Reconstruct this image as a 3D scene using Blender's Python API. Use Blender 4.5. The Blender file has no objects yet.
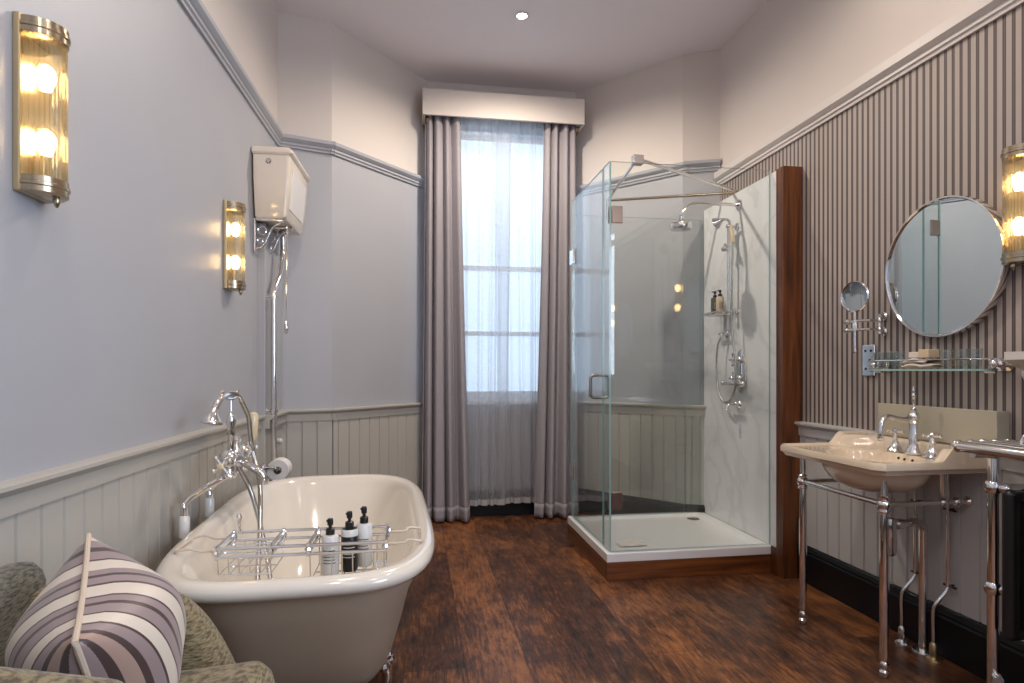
import bpy, bmesh, math, random
from mathutils import Vector, Matrix
random.seed(7)
PI = math.pi
SC = bpy.context.scene
COL = SC.collection
H = 1.15            # eye height
CZ = 3.40           # ceiling height

# ------------------------------------------------------------------ materials
def mat(name, col, rough=.5, metal=0., var=0., vscale=6., bump=0., bscale=40., coat=0., spec=.5, sheen=0., trans=None):
    m = bpy.data.materials.new(name); m.use_nodes = True
    n = m.node_tree.nodes; l = m.node_tree.links
    b = n['Principled BSDF']
    b.inputs['Base Color'].default_value = (*col, 1)
    b.inputs['Roughness'].default_value = rough
    b.inputs['Metallic'].default_value = metal
    b.inputs['Coat Weight'].default_value = coat
    b.inputs['Coat Roughness'].default_value = .05
    b.inputs['Specular IOR Level'].default_value = spec
    b.inputs['Sheen Weight'].default_value = sheen
    tc = n.new('ShaderNodeTexCoord')
    if var:
        no = n.new('ShaderNodeTexNoise'); no.inputs['Scale'].default_value = vscale; no.inputs['Detail'].default_value = 4
        l.new(tc.outputs['Object'], no.inputs['Vector'])
        r = n.new('ShaderNodeValToRGB'); r.color_ramp.elements[0].position = .3; r.color_ramp.elements[1].position = .7
        r.color_ramp.elements[0].color = (*[c * (1 - var) for c in col], 1)
        r.color_ramp.elements[1].color = (*[min(1, c * (1 + var)) for c in col], 1)
        l.new(no.outputs['Fac'], r.inputs['Fac']); l.new(r.outputs['Color'], b.inputs['Base Color'])
    if bump:
        no = n.new('ShaderNodeTexNoise'); no.inputs['Scale'].default_value = bscale; no.inputs['Detail'].default_value = 3
        l.new(tc.outputs['Object'], no.inputs['Vector'])
        bp = n.new('ShaderNodeBump'); bp.inputs['Strength'].default_value = bump; bp.inputs['Distance'].default_value = .004
        l.new(no.outputs['Fac'], bp.inputs['Height']); l.new(bp.outputs['Normal'], b.inputs['Normal'])
    return m

def nodes_of(name):
    m = bpy.data.materials.new(name); m.use_nodes = True
    return m, m.node_tree.nodes, m.node_tree.links, m.node_tree.nodes['Principled BSDF'], m.node_tree.nodes['Material Output']

def glass_mat(name, tint=(.93, .97, .96), ior=1.5, rough=0., milk=0.):
    m, n, l, b, out = nodes_of(name); n.remove(b)
    t = n.new('ShaderNodeBsdfTransparent'); t.inputs[0].default_value = (*tint, 1)
    g = n.new('ShaderNodeBsdfGlossy'); g.inputs['Roughness'].default_value = rough
    f = n.new('ShaderNodeFresnel'); ge = n.new('ShaderNodeNewGeometry')
    k = n.new('ShaderNodeMapRange'); k.inputs[3].default_value = ior; k.inputs[4].default_value = 1 / ior   # undo the node's own inversion on back faces
    l.new(ge.outputs['Backfacing'], k.inputs[0]); l.new(k.outputs[0], f.inputs[0])
    if milk:
        tr = n.new('ShaderNodeBsdfTranslucent'); tr.inputs[0].default_value = (.9, .87, .8, 1)
        mm = n.new('ShaderNodeMixShader'); mm.inputs[0].default_value = milk
        l.new(t.outputs[0], mm.inputs[1]); l.new(tr.outputs[0], mm.inputs[2]); t = mm
    x = n.new('ShaderNodeMixShader')
    l.new(f.outputs[0], x.inputs[0]); l.new(t.outputs[0], x.inputs[1]); l.new(g.outputs[0], x.inputs[2]); l.new(x.outputs[0], out.inputs[0])
    return m

def emit_mat(name, col, s):
    m, n, l, b, out = nodes_of(name)
    b.inputs['Base Color'].default_value = (*col, 1)
    b.inputs['Emission Color'].default_value = (*col, 1); b.inputs['Emission Strength'].default_value = s
    return m

def cloth_mix(name, col, transp, transl):
    m, n, l, b, out = nodes_of(name); n.remove(b)
    d = n.new('ShaderNodeBsdfDiffuse'); d.inputs[0].default_value = (*col, 1)
    tl = n.new('ShaderNodeBsdfTranslucent'); tl.inputs[0].default_value = (*col, 1)
    x = n.new('ShaderNodeMixShader'); x.inputs[0].default_value = transl
    l.new(d.outputs[0], x.inputs[1]); l.new(tl.outputs[0], x.inputs[2])
    last = x
    if transp:
        t = n.new('ShaderNodeBsdfTransparent')
        lw = n.new('ShaderNodeLayerWeight'); lw.inputs[0].default_value = .35       # gathered cloth is denser edge-on
        mr_ = n.new('ShaderNodeMapRange'); mr_.inputs[3].default_value = transp; mr_.inputs[4].default_value = .02; l.new(lw.outputs['Facing'], mr_.inputs[0])
        y = n.new('ShaderNodeMixShader'); l.new(mr_.outputs[0], y.inputs[0])
        l.new(x.outputs[0], y.inputs[1]); l.new(t.outputs[0], y.inputs[2]); last = y
    l.new(last.outputs[0], out.inputs[0])
    return m

def floor_mat():
    m, n, l, b, out = nodes_of('dark_rustic_wood_floor')
    tc = n.new('ShaderNodeTexCoord')
    mp = n.new('ShaderNodeMapping'); mp.inputs['Rotation'].default_value = (0, 0, PI / 2); mp.inputs['Location'].default_value = (.3, .045, 0)
    l.new(tc.outputs['Object'], mp.inputs['Vector'])
    br = n.new('ShaderNodeTexBrick'); br.offset = .37
    br.inputs['Scale'].default_value = 1; br.inputs['Brick Width'].default_value = 1.5; br.inputs['Row Height'].default_value = .24
    br.inputs['Mortar Size'].default_value = .0018; br.inputs['Mortar Smooth'].default_value = .3
    br.inputs['Color1'].default_value = (0, 0, 0, 1); br.inputs['Color2'].default_value = (1, 1, 1, 1); br.inputs['Mortar'].default_value = (.4, .4, .4, 1)
    l.new(mp.outputs[0], br.inputs['Vector'])
    def noise(sc, det, stretch, rough=.6, dist=0.):
        mm = n.new('ShaderNodeMapping'); mm.inputs['Scale'].default_value = stretch; l.new(tc.outputs['Object'], mm.inputs['Vector'])
        o = n.new('ShaderNodeTexNoise'); o.inputs['Scale'].default_value = sc; o.inputs['Detail'].default_value = det
        o.inputs['Roughness'].default_value = rough; o.inputs['Distortion'].default_value = dist
        l.new(mm.outputs[0], o.inputs['Vector']); return o
    grain = noise(46, 9, (1.7, .16, 1), .82, .6)
    blot = noise(4.4, 6, (1.5, .62, 1), .66, .3)
    blot2 = noise(15, 7, (1.2, .6, 1), .72)
    r1 = n.new('ShaderNodeValToRGB')
    e = r1.color_ramp.elements
    e[0].position = .33; e[0].color = (.016, .0075, .006, 1)
    e[1].position = .70; e[1].color = (.33, .128, .042, 1)
    q = e.new(.5); q.color = (.098, .039, .019, 1)
    # combine blotches + plank tone + grain
    def math_(op, a, bb, v=None):
        o = n.new('ShaderNodeMath'); o.operation = op; l.new(a, o.inputs[0])
        if v is None: l.new(bb, o.inputs[1])
        else: o.inputs[1].default_value = v
        return o.outputs[0]
    a1 = math_('MULTIPLY', blot.outputs['Fac'], None, .60)
    a2 = math_('MULTIPLY', grain.outputs['Fac'], None, .95)
    a3 = math_('MULTIPLY', blot2.outputs['Fac'], None, .34)
    a4 = math_('MULTIPLY', br.outputs['Color'], None, .15)
    s = math_('ADD', a1, a2); s = math_('ADD', s, a3); s = math_('ADD', s, a4); s = math_('SUBTRACT', s, None, .51)
    l.new(s, r1.inputs['Fac'])
    mx = n.new('ShaderNodeMix'); mx.data_type = 'RGBA'; mx.blend_type = 'MIX'
    ff = math_('MULTIPLY', br.outputs['Fac'], None, .6)
    l.new(ff, mx.inputs[0]); l.new(r1.outputs['Color'], mx.inputs[6]); mx.inputs[7].default_value = (.012, .006, .005, 1)
    l.new(mx.outputs[2], b.inputs['Base Color'])
    rr = n.new('ShaderNodeMapRange'); rr.inputs[3].default_value = .2; rr.inputs[4].default_value = .45
    l.new(grain.outputs['Fac'], rr.inputs[0]); l.new(rr.outputs[0], b.inputs['Roughness'])
    bp = n.new('ShaderNodeBump'); bp.inputs['Strength'].default_value = .35; bp.inputs['Distance'].default_value = .002
    l.new(s, bp.inputs['Height']); l.new(bp.outputs['Normal'], b.inputs['Normal'])
    b.inputs['Specular IOR Level'].default_value = .32
    return m

def stripe_mat():
    m, n, l, b, out = nodes_of('striped_wallpaper')
    tc = n.new('ShaderNodeTexCoord'); sp = n.new('ShaderNodeSeparateXYZ'); l.new(tc.outputs['Object'], sp.inputs[0])
    def M(op, a, v):
        o = n.new('ShaderNodeMath'); o.operation = op; l.new(a, o.inputs[0]); o.inputs[1].default_value = v; return o.outputs[0]
    t = M('DIVIDE', sp.outputs['Y'], .0355); t = M('ADD', t, 200.); t = M('FRACT', t, 0)
    r = n.new('ShaderNodeValToRGB'); r.color_ramp.interpolation = 'CONSTANT'
    light = (.40, .35, .315, 1); dark = (.070, .050, .054, 1); mid = (.15, .112, .112, 1)
    e = r.color_ramp.elements; e[0].position = 0; e[0].color = light; e[1].position = .56; e[1].color = dark
    for p, c in ((.72, mid), (.80, dark), (.96, light)):
        q = e.new(p); q.color = c
    l.new(t, r.inputs['Fac']); l.new(r.outputs['Color'], b.inputs['Base Color']); b.inputs['Roughness'].default_value = .55
    return m

def marble_mat():
    m, n, l, b, out = nodes_of('pale_veined_marble')
    tc = n.new('ShaderNodeTexCoord')
    w = n.new('ShaderNodeTexNoise'); w.inputs['Scale'].default_value = 1.6; w.inputs['Detail'].default_value = 6; w.inputs['Distortion'].default_value = 1.4
    l.new(tc.outputs['Object'], w.inputs['Vector'])
    r = n.new('ShaderNodeValToRGB'); e = r.color_ramp.elements
    e[0].position = .44; e[0].color = (.77, .79, .80, 1); e[1].position = .56; e[1].color = (.78, .80, .81, 1)
    q = e.new(.495); q.color = (.68, .70, .71, 1); q = e.new(.465); q.color = (.77, .79, .80, 1); q = e.new(.525); q.color = (.775, .79, .80, 1)
    l.new(w.outputs['Fac'], r.inputs['Fac']); l.new(r.outputs['Color'], b.inputs['Base Color']); b.inputs['Roughness'].default_value = .16
    return m

def wood_mat(name, c0, c1, axis='Z', rough=.35):
    m, n, l, b, out = nodes_of(name)
    tc = n.new('ShaderNodeTexCoord'); mp = n.new('ShaderNodeMapping')
    mp.inputs['Scale'].default_value = (14, 14, .8) if axis == 'Z' else ((.8, 14, 14) if axis == 'X' else (14, .8, 14))
    l.new(tc.outputs['Object'], mp.inputs['Vector'])
    w = n.new('ShaderNodeTexNoise'); w.inputs['Scale'].default_value = 2.5; w.inputs['Detail'].default_value = 6; w.inputs['Distortion'].default_value = .5
    l.new(mp.outputs[0], w.inputs['Vector'])
    r = n.new('ShaderNodeValToRGB'); e = r.color_ramp.elements
    e[0].position = .3; e[0].color = (*c0, 1); e[1].position = .72; e[1].color = (*c1, 1)
    l.new(w.outputs['Fac'], r.inputs['Fac']); l.new(r.outputs['Color'], b.inputs['Base Color']); b.inputs['Roughness'].default_value = rough
    return m

def tweed_mat(name, c0, c1):
    m, n, l, b, out = nodes_of(name)
    tc = n.new('ShaderNodeTexCoord'); mp = n.new('ShaderNodeMapping'); mp.inputs['Scale'].default_value = (60, 60, 260)
    l.new(tc.outputs['Object'], mp.inputs['Vector'])
    w = n.new('ShaderNodeTexNoise'); w.inputs['Scale'].default_value = 1.; w.inputs['Detail'].default_value = 3
    l.new(mp.outputs[0], w.inputs['Vector'])
    r = n.new('ShaderNodeValToRGB'); e = r.color_ramp.elements
    e[0].position = .36; e[0].color = (*c0, 1); e[1].position = .6; e[1].color = (*c1, 1)
    l.new(w.outputs['Fac'], r.inputs['Fac']); l.new(r.outputs['Color'], b.inputs['Base Color']); b.inputs['Roughness'].default_value = .9
    b.inputs['Sheen Weight'].default_value = .15
    bp = n.new('ShaderNodeBump'); bp.inputs['Strength'].default_value = .6; bp.inputs['Distance'].default_value = .002
    l.new(w.outputs['Fac'], bp.inputs['Height']); l.new(bp.outputs['Normal'], b.inputs['Normal'])
    return m

def pillow_mat():
    m, n, l, b, out = nodes_of('striped_satin')
    at = n.new('ShaderNodeAttribute'); at.attribute_name = 'stripe'
    r = n.new('ShaderNodeValToRGB'); r.color_ramp.interpolation = 'CONSTANT'
    cream = (.62, .55, .46, 1); lil = (.27, .205, .205, 1); dk = (.055, .032, .03, 1); br = (.36, .245, .20, 1)
    seq = [(0, lil), (.05, dk), (.085, br), (.15, dk), (.185, lil), (.25, dk), (.262, cream), (.34, dk), (.352, lil), (.42, dk), (.445, lil), (.485, dk),
           (.497, cream), (.585, dk), (.60, lil), (.65, dk), (.67, lil), (.71, cream), (.78, dk), (.79, lil), (.85, dk), (.88, lil), (.93, cream)]
    e = r.color_ramp.elements; e[0].position = 0; e[0].color = seq[0][1]; e[1].position = seq[1][0]; e[1].color = seq[1][1]
    for p, c in seq[2:]:
        q = e.new(p); q.color = c
    l.new(at.outputs['Fac'], r.inputs['Fac']); l.new(r.outputs['Color'], b.inputs['Base Color'])
    b.inputs['Roughness'].default_value = .45; b.inputs['Sheen Weight'].default_value = .3
    return m

M = {}
M['floor'] = floor_mat()
M['stripe'] = stripe_mat()
M['upper'] = mat('cream_paint', (.65, .595, .555), .7, var=.02, vscale=2)
M['mid'] = mat('cool_grey_paint', (.40, .41, .445), .42, var=.02, vscale=2)
M['panel'] = mat('putty_paint', (.46, .44, .40), .42, var=.02, vscale=3)
M['panelR'] = mat('pale_grey_paint', (.56, .55, .54), .42, var=.02, vscale=3)
M['ceil'] = mat('ceiling_paint', (.79, .75, .78), .8)
M['trimw'] = mat('trim_white_paint', (.68, .64, .61), .4)
M['black'] = mat('black_gloss_paint', (.006, .006, .008), .35, spec=.3)
M['chrome'] = mat('chrome', (.82, .81, .80), .09, 1.)
M['chrome_rough'] = mat('brushed_chrome', (.6, .57, .53), .25, 1.)
M['handle'] = mat('satin_nickel', (.30, .29, .28), .3, 1.)
M['nickel'] = mat('aged_nickel', (.42, .35, .25), .22, 1.)
M['brass'] = mat('brushed_brass', (.62, .50, .30), .32, 1.)
M['bronze'] = mat('bronze_hinge', (.36, .27, .22), .25, 1.)
M['tub'] = mat('ivory_enamel', (.73, .685, .61), .12, coat=.5)
M['taupe'] = mat('taupe_paint', (.42, .345, .26), .45, var=.03, vscale=4)
M['porc'] = mat('cream_porcelain', (.74, .62, .47), .1, coat=.5)
M['whiteporc'] = mat('white_porcelain', (.78, .77, .75), .12, coat=.4)
M['cistporc'] = mat('cistern_porcelain', (.78, .70, .60), .15, coat=.4)
M['tile'] = mat('cream_tile', (.46, .43, .335), .18, coat=.3)
M['tray'] = mat('white_tray_acrylic', (.86, .86, .86), .18)
M['cream'] = mat('cream_edge', (.66, .56, .42), .4)
M['marble'] = marble_mat()
M['frame'] = wood_mat('red_brown_stained_wood', (.045, .013, .004), (.22, .072, .02), 'Z', .38)
M['frameX'] = wood_mat('red_brown_plinth_wood', (.07, .02, .006), (.27, .085, .022), 'X', .35)
M['frameY'] = wood_mat('red_brown_plinth_wood_side', (.07, .028, .010), (.24, .095, .032), 'Y', .35)
M['glass'] = glass_mat('clear_shower_glass', (.972, .988, .982), 1.5)
M['glassedge'] = mat('green_glass_edge', (.30, .50, .47), .1, spec=.8)
M['thin'] = glass_mat('thin_clear_glass', (.90, .93, .93), 1.75)
M['rod'] = glass_mat('ribbed_rod_glass', (.955, .925, .86), 1.5, .03, .05)
M['mirror'] = mat('mirror_silver', (.66, .74, .77), .01, 1.)
M['curt'] = cloth_mix('grey_lilac_curtain', (.44, .415, .445), 0, .22)
M['lining'] = mat('curtain_lining', (.2, .17, .17), .8)
M['sheer'] = cloth_mix('white_voile', (.70, .71, .74), .50, .6)
M['hem'] = cloth_mix('white_voile_hem', (.74, .74, .75), .12, .4)
M['pane'] = emit_mat('daylit_obscured_pane', (.62, .80, 1.), 1.12)
M['winpaint'] = mat('window_white_paint', (.72, .76, .80), .4)
M['bulb'] = emit_mat('warm_bulb', (1., .70, .34), 27)
M['spot'] = emit_mat('downlight_lens', (1., .93, .85), 40)
M['white'] = mat('white_plastic', (.72, .72, .70), .35)
M['ivory'] = mat('ivory_ceramic', (.74, .62, .42), .2, coat=.3)
M['blackp'] = mat('black_plastic', (.01, .01, .01), .3)
M['label'] = mat('dark_print', (.12, .11, .11), .6)
M['lightprint'] = mat('light_print', (.6, .6, .58), .6)
M['darkliq'] = mat('dark_olive_bottle', (.06, .045, .02), .25)
M['tanliq'] = mat('beige_bottle', (.55, .44, .33), .3)
M['rad'] = mat('black_radiator', (.012, .012, .014), .35)
M['tweed'] = tweed_mat('olive_tweed', (.075, .055, .026), (.25, .205, .115))
M['tweed2'] = tweed_mat('grey_green_tweed', (.045, .045, .04), (.17, .165, .135))
M['pillow'] = pillow_mat()
M['piping'] = mat('cream_piping', (.58, .48, .38), .7, bump=.4, bscale=200)
M['paper'] = mat('white_paper', (.80, .79, .78), .9)
M['card'] = mat('tan_card', (.62, .50, .34), .7)
M['towel'] = mat('white_cotton', (.72, .66, .60), .95, bump=.6, bscale=300)
M['hosem'] = mat('steel_hose', (.55, .54, .52), .25, 1.)
M['beigewire'] = mat('coated_wire', (.62, .53, .44), .4)
M['dark'] = mat('dark_hole', (.01, .01, .01), .8)

# ------------------------------------------------------------------ mesh helpers
class MB:
    def __init__(s): s.bm = bmesh.new(); s.mi = 0
    def _face(s, vs):
        try:
            f = s.bm.faces.new(vs); f.material_index = s.mi; return f
        except ValueError: return None
    def box(s, lo, hi, rot=None, piv=None):
        xs = (lo[0], hi[0]); ys = (lo[1], hi[1]); zs = (lo[2], hi[2])
        v = [Vector((x, y, z)) for z in zs for y in ys for x in xs]
        if rot is not None:
            p = Vector(piv) if piv is not None else (Vector(lo) + Vector(hi)) / 2
            v = [rot @ (q - p) + p for q in v]
        b = [s.bm.verts.new(q) for q in v]
        for f in ((0, 2, 3, 1), (4, 5, 7, 6), (0, 1, 5, 4), (2, 6, 7, 3), (0, 4, 6, 2), (1, 3, 7, 5)): s._face([b[i] for i in f])
        return s
    def prism(s, poly, z0, z1):
        a = [s.bm.verts.new((p[0], p[1], z0)) for p in poly]; b = [s.bm.verts.new((p[0], p[1], z1)) for p in poly]
        n = len(poly); s._face(a[::-1]); s._face(b)
        for i in range(n): s._face([a[i], a[(i + 1) % n], b[(i + 1) % n], b[i]])
        return s
    def tube(s, pts, r, n=12, closed=False):
        pts = [Vector(p) for p in pts]
        rs = r if isinstance(r, (list, tuple)) else [r] * len(pts)
        rings = []; up = None
        for i, p in enumerate(pts):
            if closed: d = (pts[(i + 1) % len(pts)] - pts[i - 1])
            else: d = (pts[min(i + 1, len(pts) - 1)] - pts[max(i - 1, 0)])
            d.normalize()
            if up is None:
                up = Vector((0, 0, 1)) if abs(d.z) < .9 else Vector((1, 0, 0))
            u = d.cross(up)
            if u.length < 1e-4: u = d.cross(Vector((.3, .8, .5)))
            u.normalize(); w = u.cross(d).normalized(); up = w
            rings.append([s.bm.verts.new(p + rs[i] * (math.cos(2 * PI * k / n) * u + math.sin(2 * PI * k / n) * w)) for k in range(n)])
        m = len(rings)
        for i in range(m if closed else m - 1):
            A = rings[i]; B = rings[(i + 1) % m]
            for k in range(n): s._face([A[k], A[(k + 1) % n], B[(k + 1) % n], B[k]])
        if not closed: s._face(rings[0][::-1]); s._face(rings[-1])
        return s
    def lathe(s, prof, org, axis=(0, 0, 1), n=24, cap=True):
        """prof: list of (radius, height along axis)"""
        a = Vector(axis).normalized(); q = Vector((0, 0, 1)).rotation_difference(a); o = Vector(org)
        rings = []
        for r, h in prof:
            rings.append([s.bm.verts.new(o + q @ Vector((max(r, 1e-4) * math.cos(2 * PI * k / n), max(r, 1e-4) * math.sin(2 * PI * k / n), h))) for k in range(n)])
        for i in range(len(rings) - 1):
            A, B = rings[i], rings[i + 1]
            for k in range(n): s._face([A[k], A[(k + 1) % n], B[(k + 1) % n], B[k]])
        if cap: s._face(rings[0][::-1]); s._face(rings[-1])
        return s
    def ball(s, c, r, sc=(1, 1, 1), n=14):
        c = Vector(c); k = n // 2; rings = []
        for i in range(k + 1):
            t = PI * i / k; rr = max(math.sin(t), 1e-3) * r; z = -math.cos(t) * r
            rings.append([s.bm.verts.new(c + Vector((rr * math.cos(2 * PI * j / n) * sc[0], rr * math.sin(2 * PI * j / n) * sc[1], z * sc[2]))) for j in range(n)])
        for i in range(k):
            for j in range(n): s._face([rings[i][j], rings[i][(j + 1) % n], rings[i + 1][(j + 1) % n], rings[i + 1][j]])
        s._face(rings[0][::-1]); s._face(rings[-1])
        return s
    def grid(s, f, nu, nv, flip=False):
        V = [[s.bm.verts.new(f(i / nu, j / nv)) for j in range(nv + 1)] for i in range(nu + 1)]
        for i in range(nu):
            for j in range(nv):
                q = [V[i][j], V[i + 1][j], V[i + 1][j + 1], V[i][j + 1]]
                s._face(q[::-1] if flip else q)
        return V
    def loft(s, rings, closed=True, cap0=False, cap1=False):
        R = [[s.bm.verts.new(p) for p in r] for r in rings]
        n = len(R[0])
        for i in range(len(R) - 1):
            for k in range(n if closed else n - 1): s._face([R[i][k], R[i][(k + 1) % n], R[i + 1][(k + 1) % n], R[i + 1][k]])
        if cap0: s._face(R[0][::-1])
        if cap1: s._face(R[-1])
        return R
    def sweep(s, prof, p0, p1, nrm):
        """extrude a profile [(out, z)] from p0 to p1 (plan points); nrm = plan normal pointing into the room"""
        a = []
        for p in (p0, p1): a.append([s.bm.verts.new((p[0] + nrm[0] * o, p[1] + nrm[1] * o, z)) for o, z in prof])
        n = len(prof)
        for k in range(n): s._face([a[0][k], a[0][(k + 1) % n], a[1][(k + 1) % n], a[1][k]])
        s._face(a[0][::-1]); s._face(a[1])
        return s
    def build(s, name, mats, parent=None, smooth=True, bevel=0., local=False, merge=False, ang=38, subsurf=0, solid=0.):
        bmesh.ops.recalc_face_normals(s.bm, faces=s.bm.faces[:]) if not merge else bmesh.ops.remove_doubles(s.bm, verts=s.bm.verts[:], dist=1e-5)
        if merge: bmesh.ops.recalc_face_normals(s.bm, faces=s.bm.faces[:])
        if parent is not None and not local:
            s.bm.transform(parent_world(parent).inverted())
        me = bpy.data.meshes.new(name); s.bm.to_mesh(me); s.bm.free()
        for m in (mats if isinstance(mats, (list, tuple)) else [mats]): me.materials.append(m)
        if smooth:
            me.polygons.foreach_set('use_smooth', [True] * len(me.polygons)); me.set_sharp_from_angle(angle=math.radians(ang))
        o = bpy.data.objects.new(name, me); COL.objects.link(o)
        if parent is not None: o.parent = parent
        if bevel:
            b = o.modifiers.new('bevel', 'BEVEL'); b.width = bevel; b.segments = 2; b.limit_method = 'ANGLE'; b.angle_limit = math.radians(40)
        if solid:
            b = o.modifiers.new('solid', 'SOLIDIFY'); b.thickness = solid; b.offset = 0
        if subsurf:
            b = o.modifiers.new('sub', 'SUBSURF'); b.levels = subsurf; b.render_levels = subsurf
        return o

def parent_world(o):
    m = Matrix.Identity(4)
    while o is not None:
        m = Matrix.Translation(o.location) @ o.rotation_euler.to_matrix().to_4x4() @ m
        o = o.parent
    return m

def tag(o, label, cat, group=None, kind=None):
    o['label'] = label; o['category'] = cat
    if group: o['group'] = group
    if kind: o['kind'] = kind
    return o
def thing(name, label, cat, loc=(0, 0, 0), rz=0., group=None):
    o = bpy.data.objects.new(name, None); COL.objects.link(o); o.empty_display_size = .05
    o.location = loc; o.rotation_euler = (0, 0, rz)
    return tag(o, label, cat, group)
def struct(o): o['kind'] = 'structure'; return o
def dup(root, loc, rz, label, group=None):
    r = root.copy(); COL.objects.link(r); r.location = loc; r.rotation_euler = (0, 0, rz); r['label'] = label
    if group: r['group'] = group
    for ch in list(root.children):
        c = ch.copy(); COL.objects.link(c); c.parent = r
        for g in list(ch.children):
            d = g.copy(); COL.objects.link(d); d.parent = c
    return r
def smooth_path(pts, k=6):
    """Catmull-Rom through pts"""
    P = [Vector(p) for p in pts]; out = []
    for i in range(len(P) - 1):
        a = P[i - 1] if i else P[0] * 2 - P[1]; b = P[i]; c = P[i + 1]; d = P[i + 2] if i + 2 < len(P) else P[-1] * 2 - P[-2]
        for j in range(k):
            t = j / k
            out.append(.5 * ((2 * b) + (c - a) * t + (2 * a - 5 * b + 4 * c - d) * t * t + (3 * b - a - 3 * c + d) * t ** 3))
    out.append(P[-1]); return out

# ------------------------------------------------------------------ room shell
BACK = -1.9
def LX(y): return -.95 + .025 * y            # face of the left wall
RX = 2.115                                    # face of the right wall
A = (LX(4.0), 4.0); B = (-.534, 4.10); Cc = (.10, 4.80); D = (1.285, 4.80); Ee = (1.90, 4.09); F = (RX, 4.0)
G = (RX, BACK); Hh = (LX(BACK), BACK)
PICL, DADL = 2.55, .90      # picture rail underside, dado top on the left and round the bay
PICR, DADR = 2.44, .865
outer = [A, B, Cc, D, Ee, F, G, Hh]
def expand(poly, d):
    cx = sum(p[0] for p in poly) / len(poly); cy = sum(p[1] for p in poly) / len(poly)
    return [(p[0] + (p[0] - cx) * d, p[1] + (p[1] - cy) * d) for p in poly]
f = MB(); f.prism(expand(outer, .06)[::-1], -.1, 0); struct(f.build('floor', M['floor'], smooth=False))
f = MB(); f.prism(expand(outer, .06)[::-1], CZ, CZ + .1); struct(f.build('ceiling', M['ceil'], smooth=False))

def nrm_of(p, q):
    d = Vector((q[0] - p[0], q[1] - p[1])).normalized(); n = Vector((d.y, -d.x)); 
    c = Vector((.6, 2.0)) - Vector(p)
    return n if n.dot(c) > 0 else -n
def wall(name, p, q, zpic, mid, T=.12, hole=None, ext=0.):
    n = nrm_of(p, q); d = Vector((q[0] - p[0], q[1] - p[1])); L = d.length; d.normalize()
    P = Vector(p) - d * ext; Q = Vector(q) + d * ext
    mb = MB()
    def slab(a, b, z0, z1, mi):
        mb.mi = mi
        quad = [a, b, b - n * T, a - n * T]
        mb.prism(quad, z0, z1)
    if hole is None:
        slab(P, Q, 0, zpic, 1); slab(P, Q, zpic, CZ, 0)
    else:
        x0, x1, z0, z1 = hole
        a = Vector(p) + d * x0; b = Vector(p) + d * x1
        slab(P, a, 0, zpic, 1); slab(P, a, zpic, CZ, 0); slab(b, Q, 0, zpic, 1); slab(b, Q, zpic, CZ, 0)
        slab(a, b, 0, z0, 1); slab(a, b, z1, CZ, 0)
    return struct(mb.build(name, [M['upper'], mid], smooth=False))
def panelling(parent, p, q, z1, pitch, m, off=0., th=.014, z0=0.):
    """vertical tongue-and-groove boards"""
    n = nrm_of(p, q); d = Vector((q[0] - p[0], q[1] - p[1])); L = d.length; d.normalize(); P = Vector(p)
    prof = [(0., th)]; t = off
    while t < L - .012:
        if t > .012:
            prof += [(t - .006, th), (t - .0025, th - .007), (t + .0025, th - .007), (t + .006, th)]
        t += pitch
    prof.append((L, th))
    mb = MB()
    def row(z): return [mb.bm.verts.new((*(P + d * s + n * o), z)) for s, o in prof]
    a = row(z0); b = row(z1)
    for i in range(len(prof) - 1): mb._face([a[i], a[i + 1], b[i + 1], b[i]])
    c0 = mb.bm.verts.new((*(P), z1)); c1 = mb.bm.verts.new((*(P + d * L), z1)); mb._face([c0] + b + [c1])
    return mb.build('wainscot_panelling', m, parent, smooth=False)
def dado(name, p, q, z, m):
    n = nrm_of(p, q)
    prof = [(0, z - .075), (.022, z - .075), (.024, z - .03), (.034, z - .024), (.046, z - .012), (.046, z - .002), (.04, z), (0, z + .002)]
    mb = MB(); mb.sweep(prof, p, q, n); return struct(mb.build(name, m, smooth=False))
def picrail(name, p, q, z, m, h=.07):
    n = nrm_of(p, q)
    prof = [(0, z), (.012, z), (.014, z + .012), (.022, z + .018), (.022, z + .03), (.03, z + .036), (.044, z + .05), (.046, z + h - .006), (.036, z + h), (0, z + h)]
    mb = MB(); mb.sweep(prof, p, q, n); return struct(mb.build(name, m, smooth=False))
def base(name, p, q, m):
    n = nrm_of(p, q)
    prof = [(0, 0), (.03, 0), (.03, .155), (.026, .165), (.03, .172), (.024, .19), (.016, .20), (0, .20)]
    mb = MB(); mb.sweep(prof, p, q, n); return struct(mb.build(name, m, smooth=False))

wl = wall('wall_left', Hh, A, PICL, M['mid'], ext=.1)
wfl = wall('wall_far_left', A, B, PICL, M['mid'], ext=.0)
wbl = wall('wall_bay_left', B, Cc, PICL, M['mid'], ext=.0)
ww = wall('wall_window', Cc, D, PICL, M['mid'], hole=(.17, 1.07, .90, 3.07), ext=.1)
wbr = wall('wall_bay_right', D, Ee, PICL, M['mid'], ext=.0)
wfr = wall('wall_far_right', Ee, F, PICL, M['mid'], ext=.02)
wr = wall('wall_right', G, F, PICR, M['stripe'], ext=.1)
wb = wall('wall_back', Hh, G, PICL, M['mid'], ext=.1)
panelling(wl, Hh, A, DADL - .03, .0925, M['panel'], off=.0925 * .3)
panelling(wfl, A, B, DADL - .03, .0925, M['panel'], off=.05)
panelling(wbl, B, Cc, DADL - .03, .0925, M['panel'], off=.04)
panelling(wbr, D, Ee, DADL - .03, .0925, M['panel'], off=.04)
panelling(wfr, Ee, F, DADL - .03, .0925, M['panel'], off=.04)
panelling(wr, G, F, DADR - .03, .086, M['panelR'], off=.02)
k = 1
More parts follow.
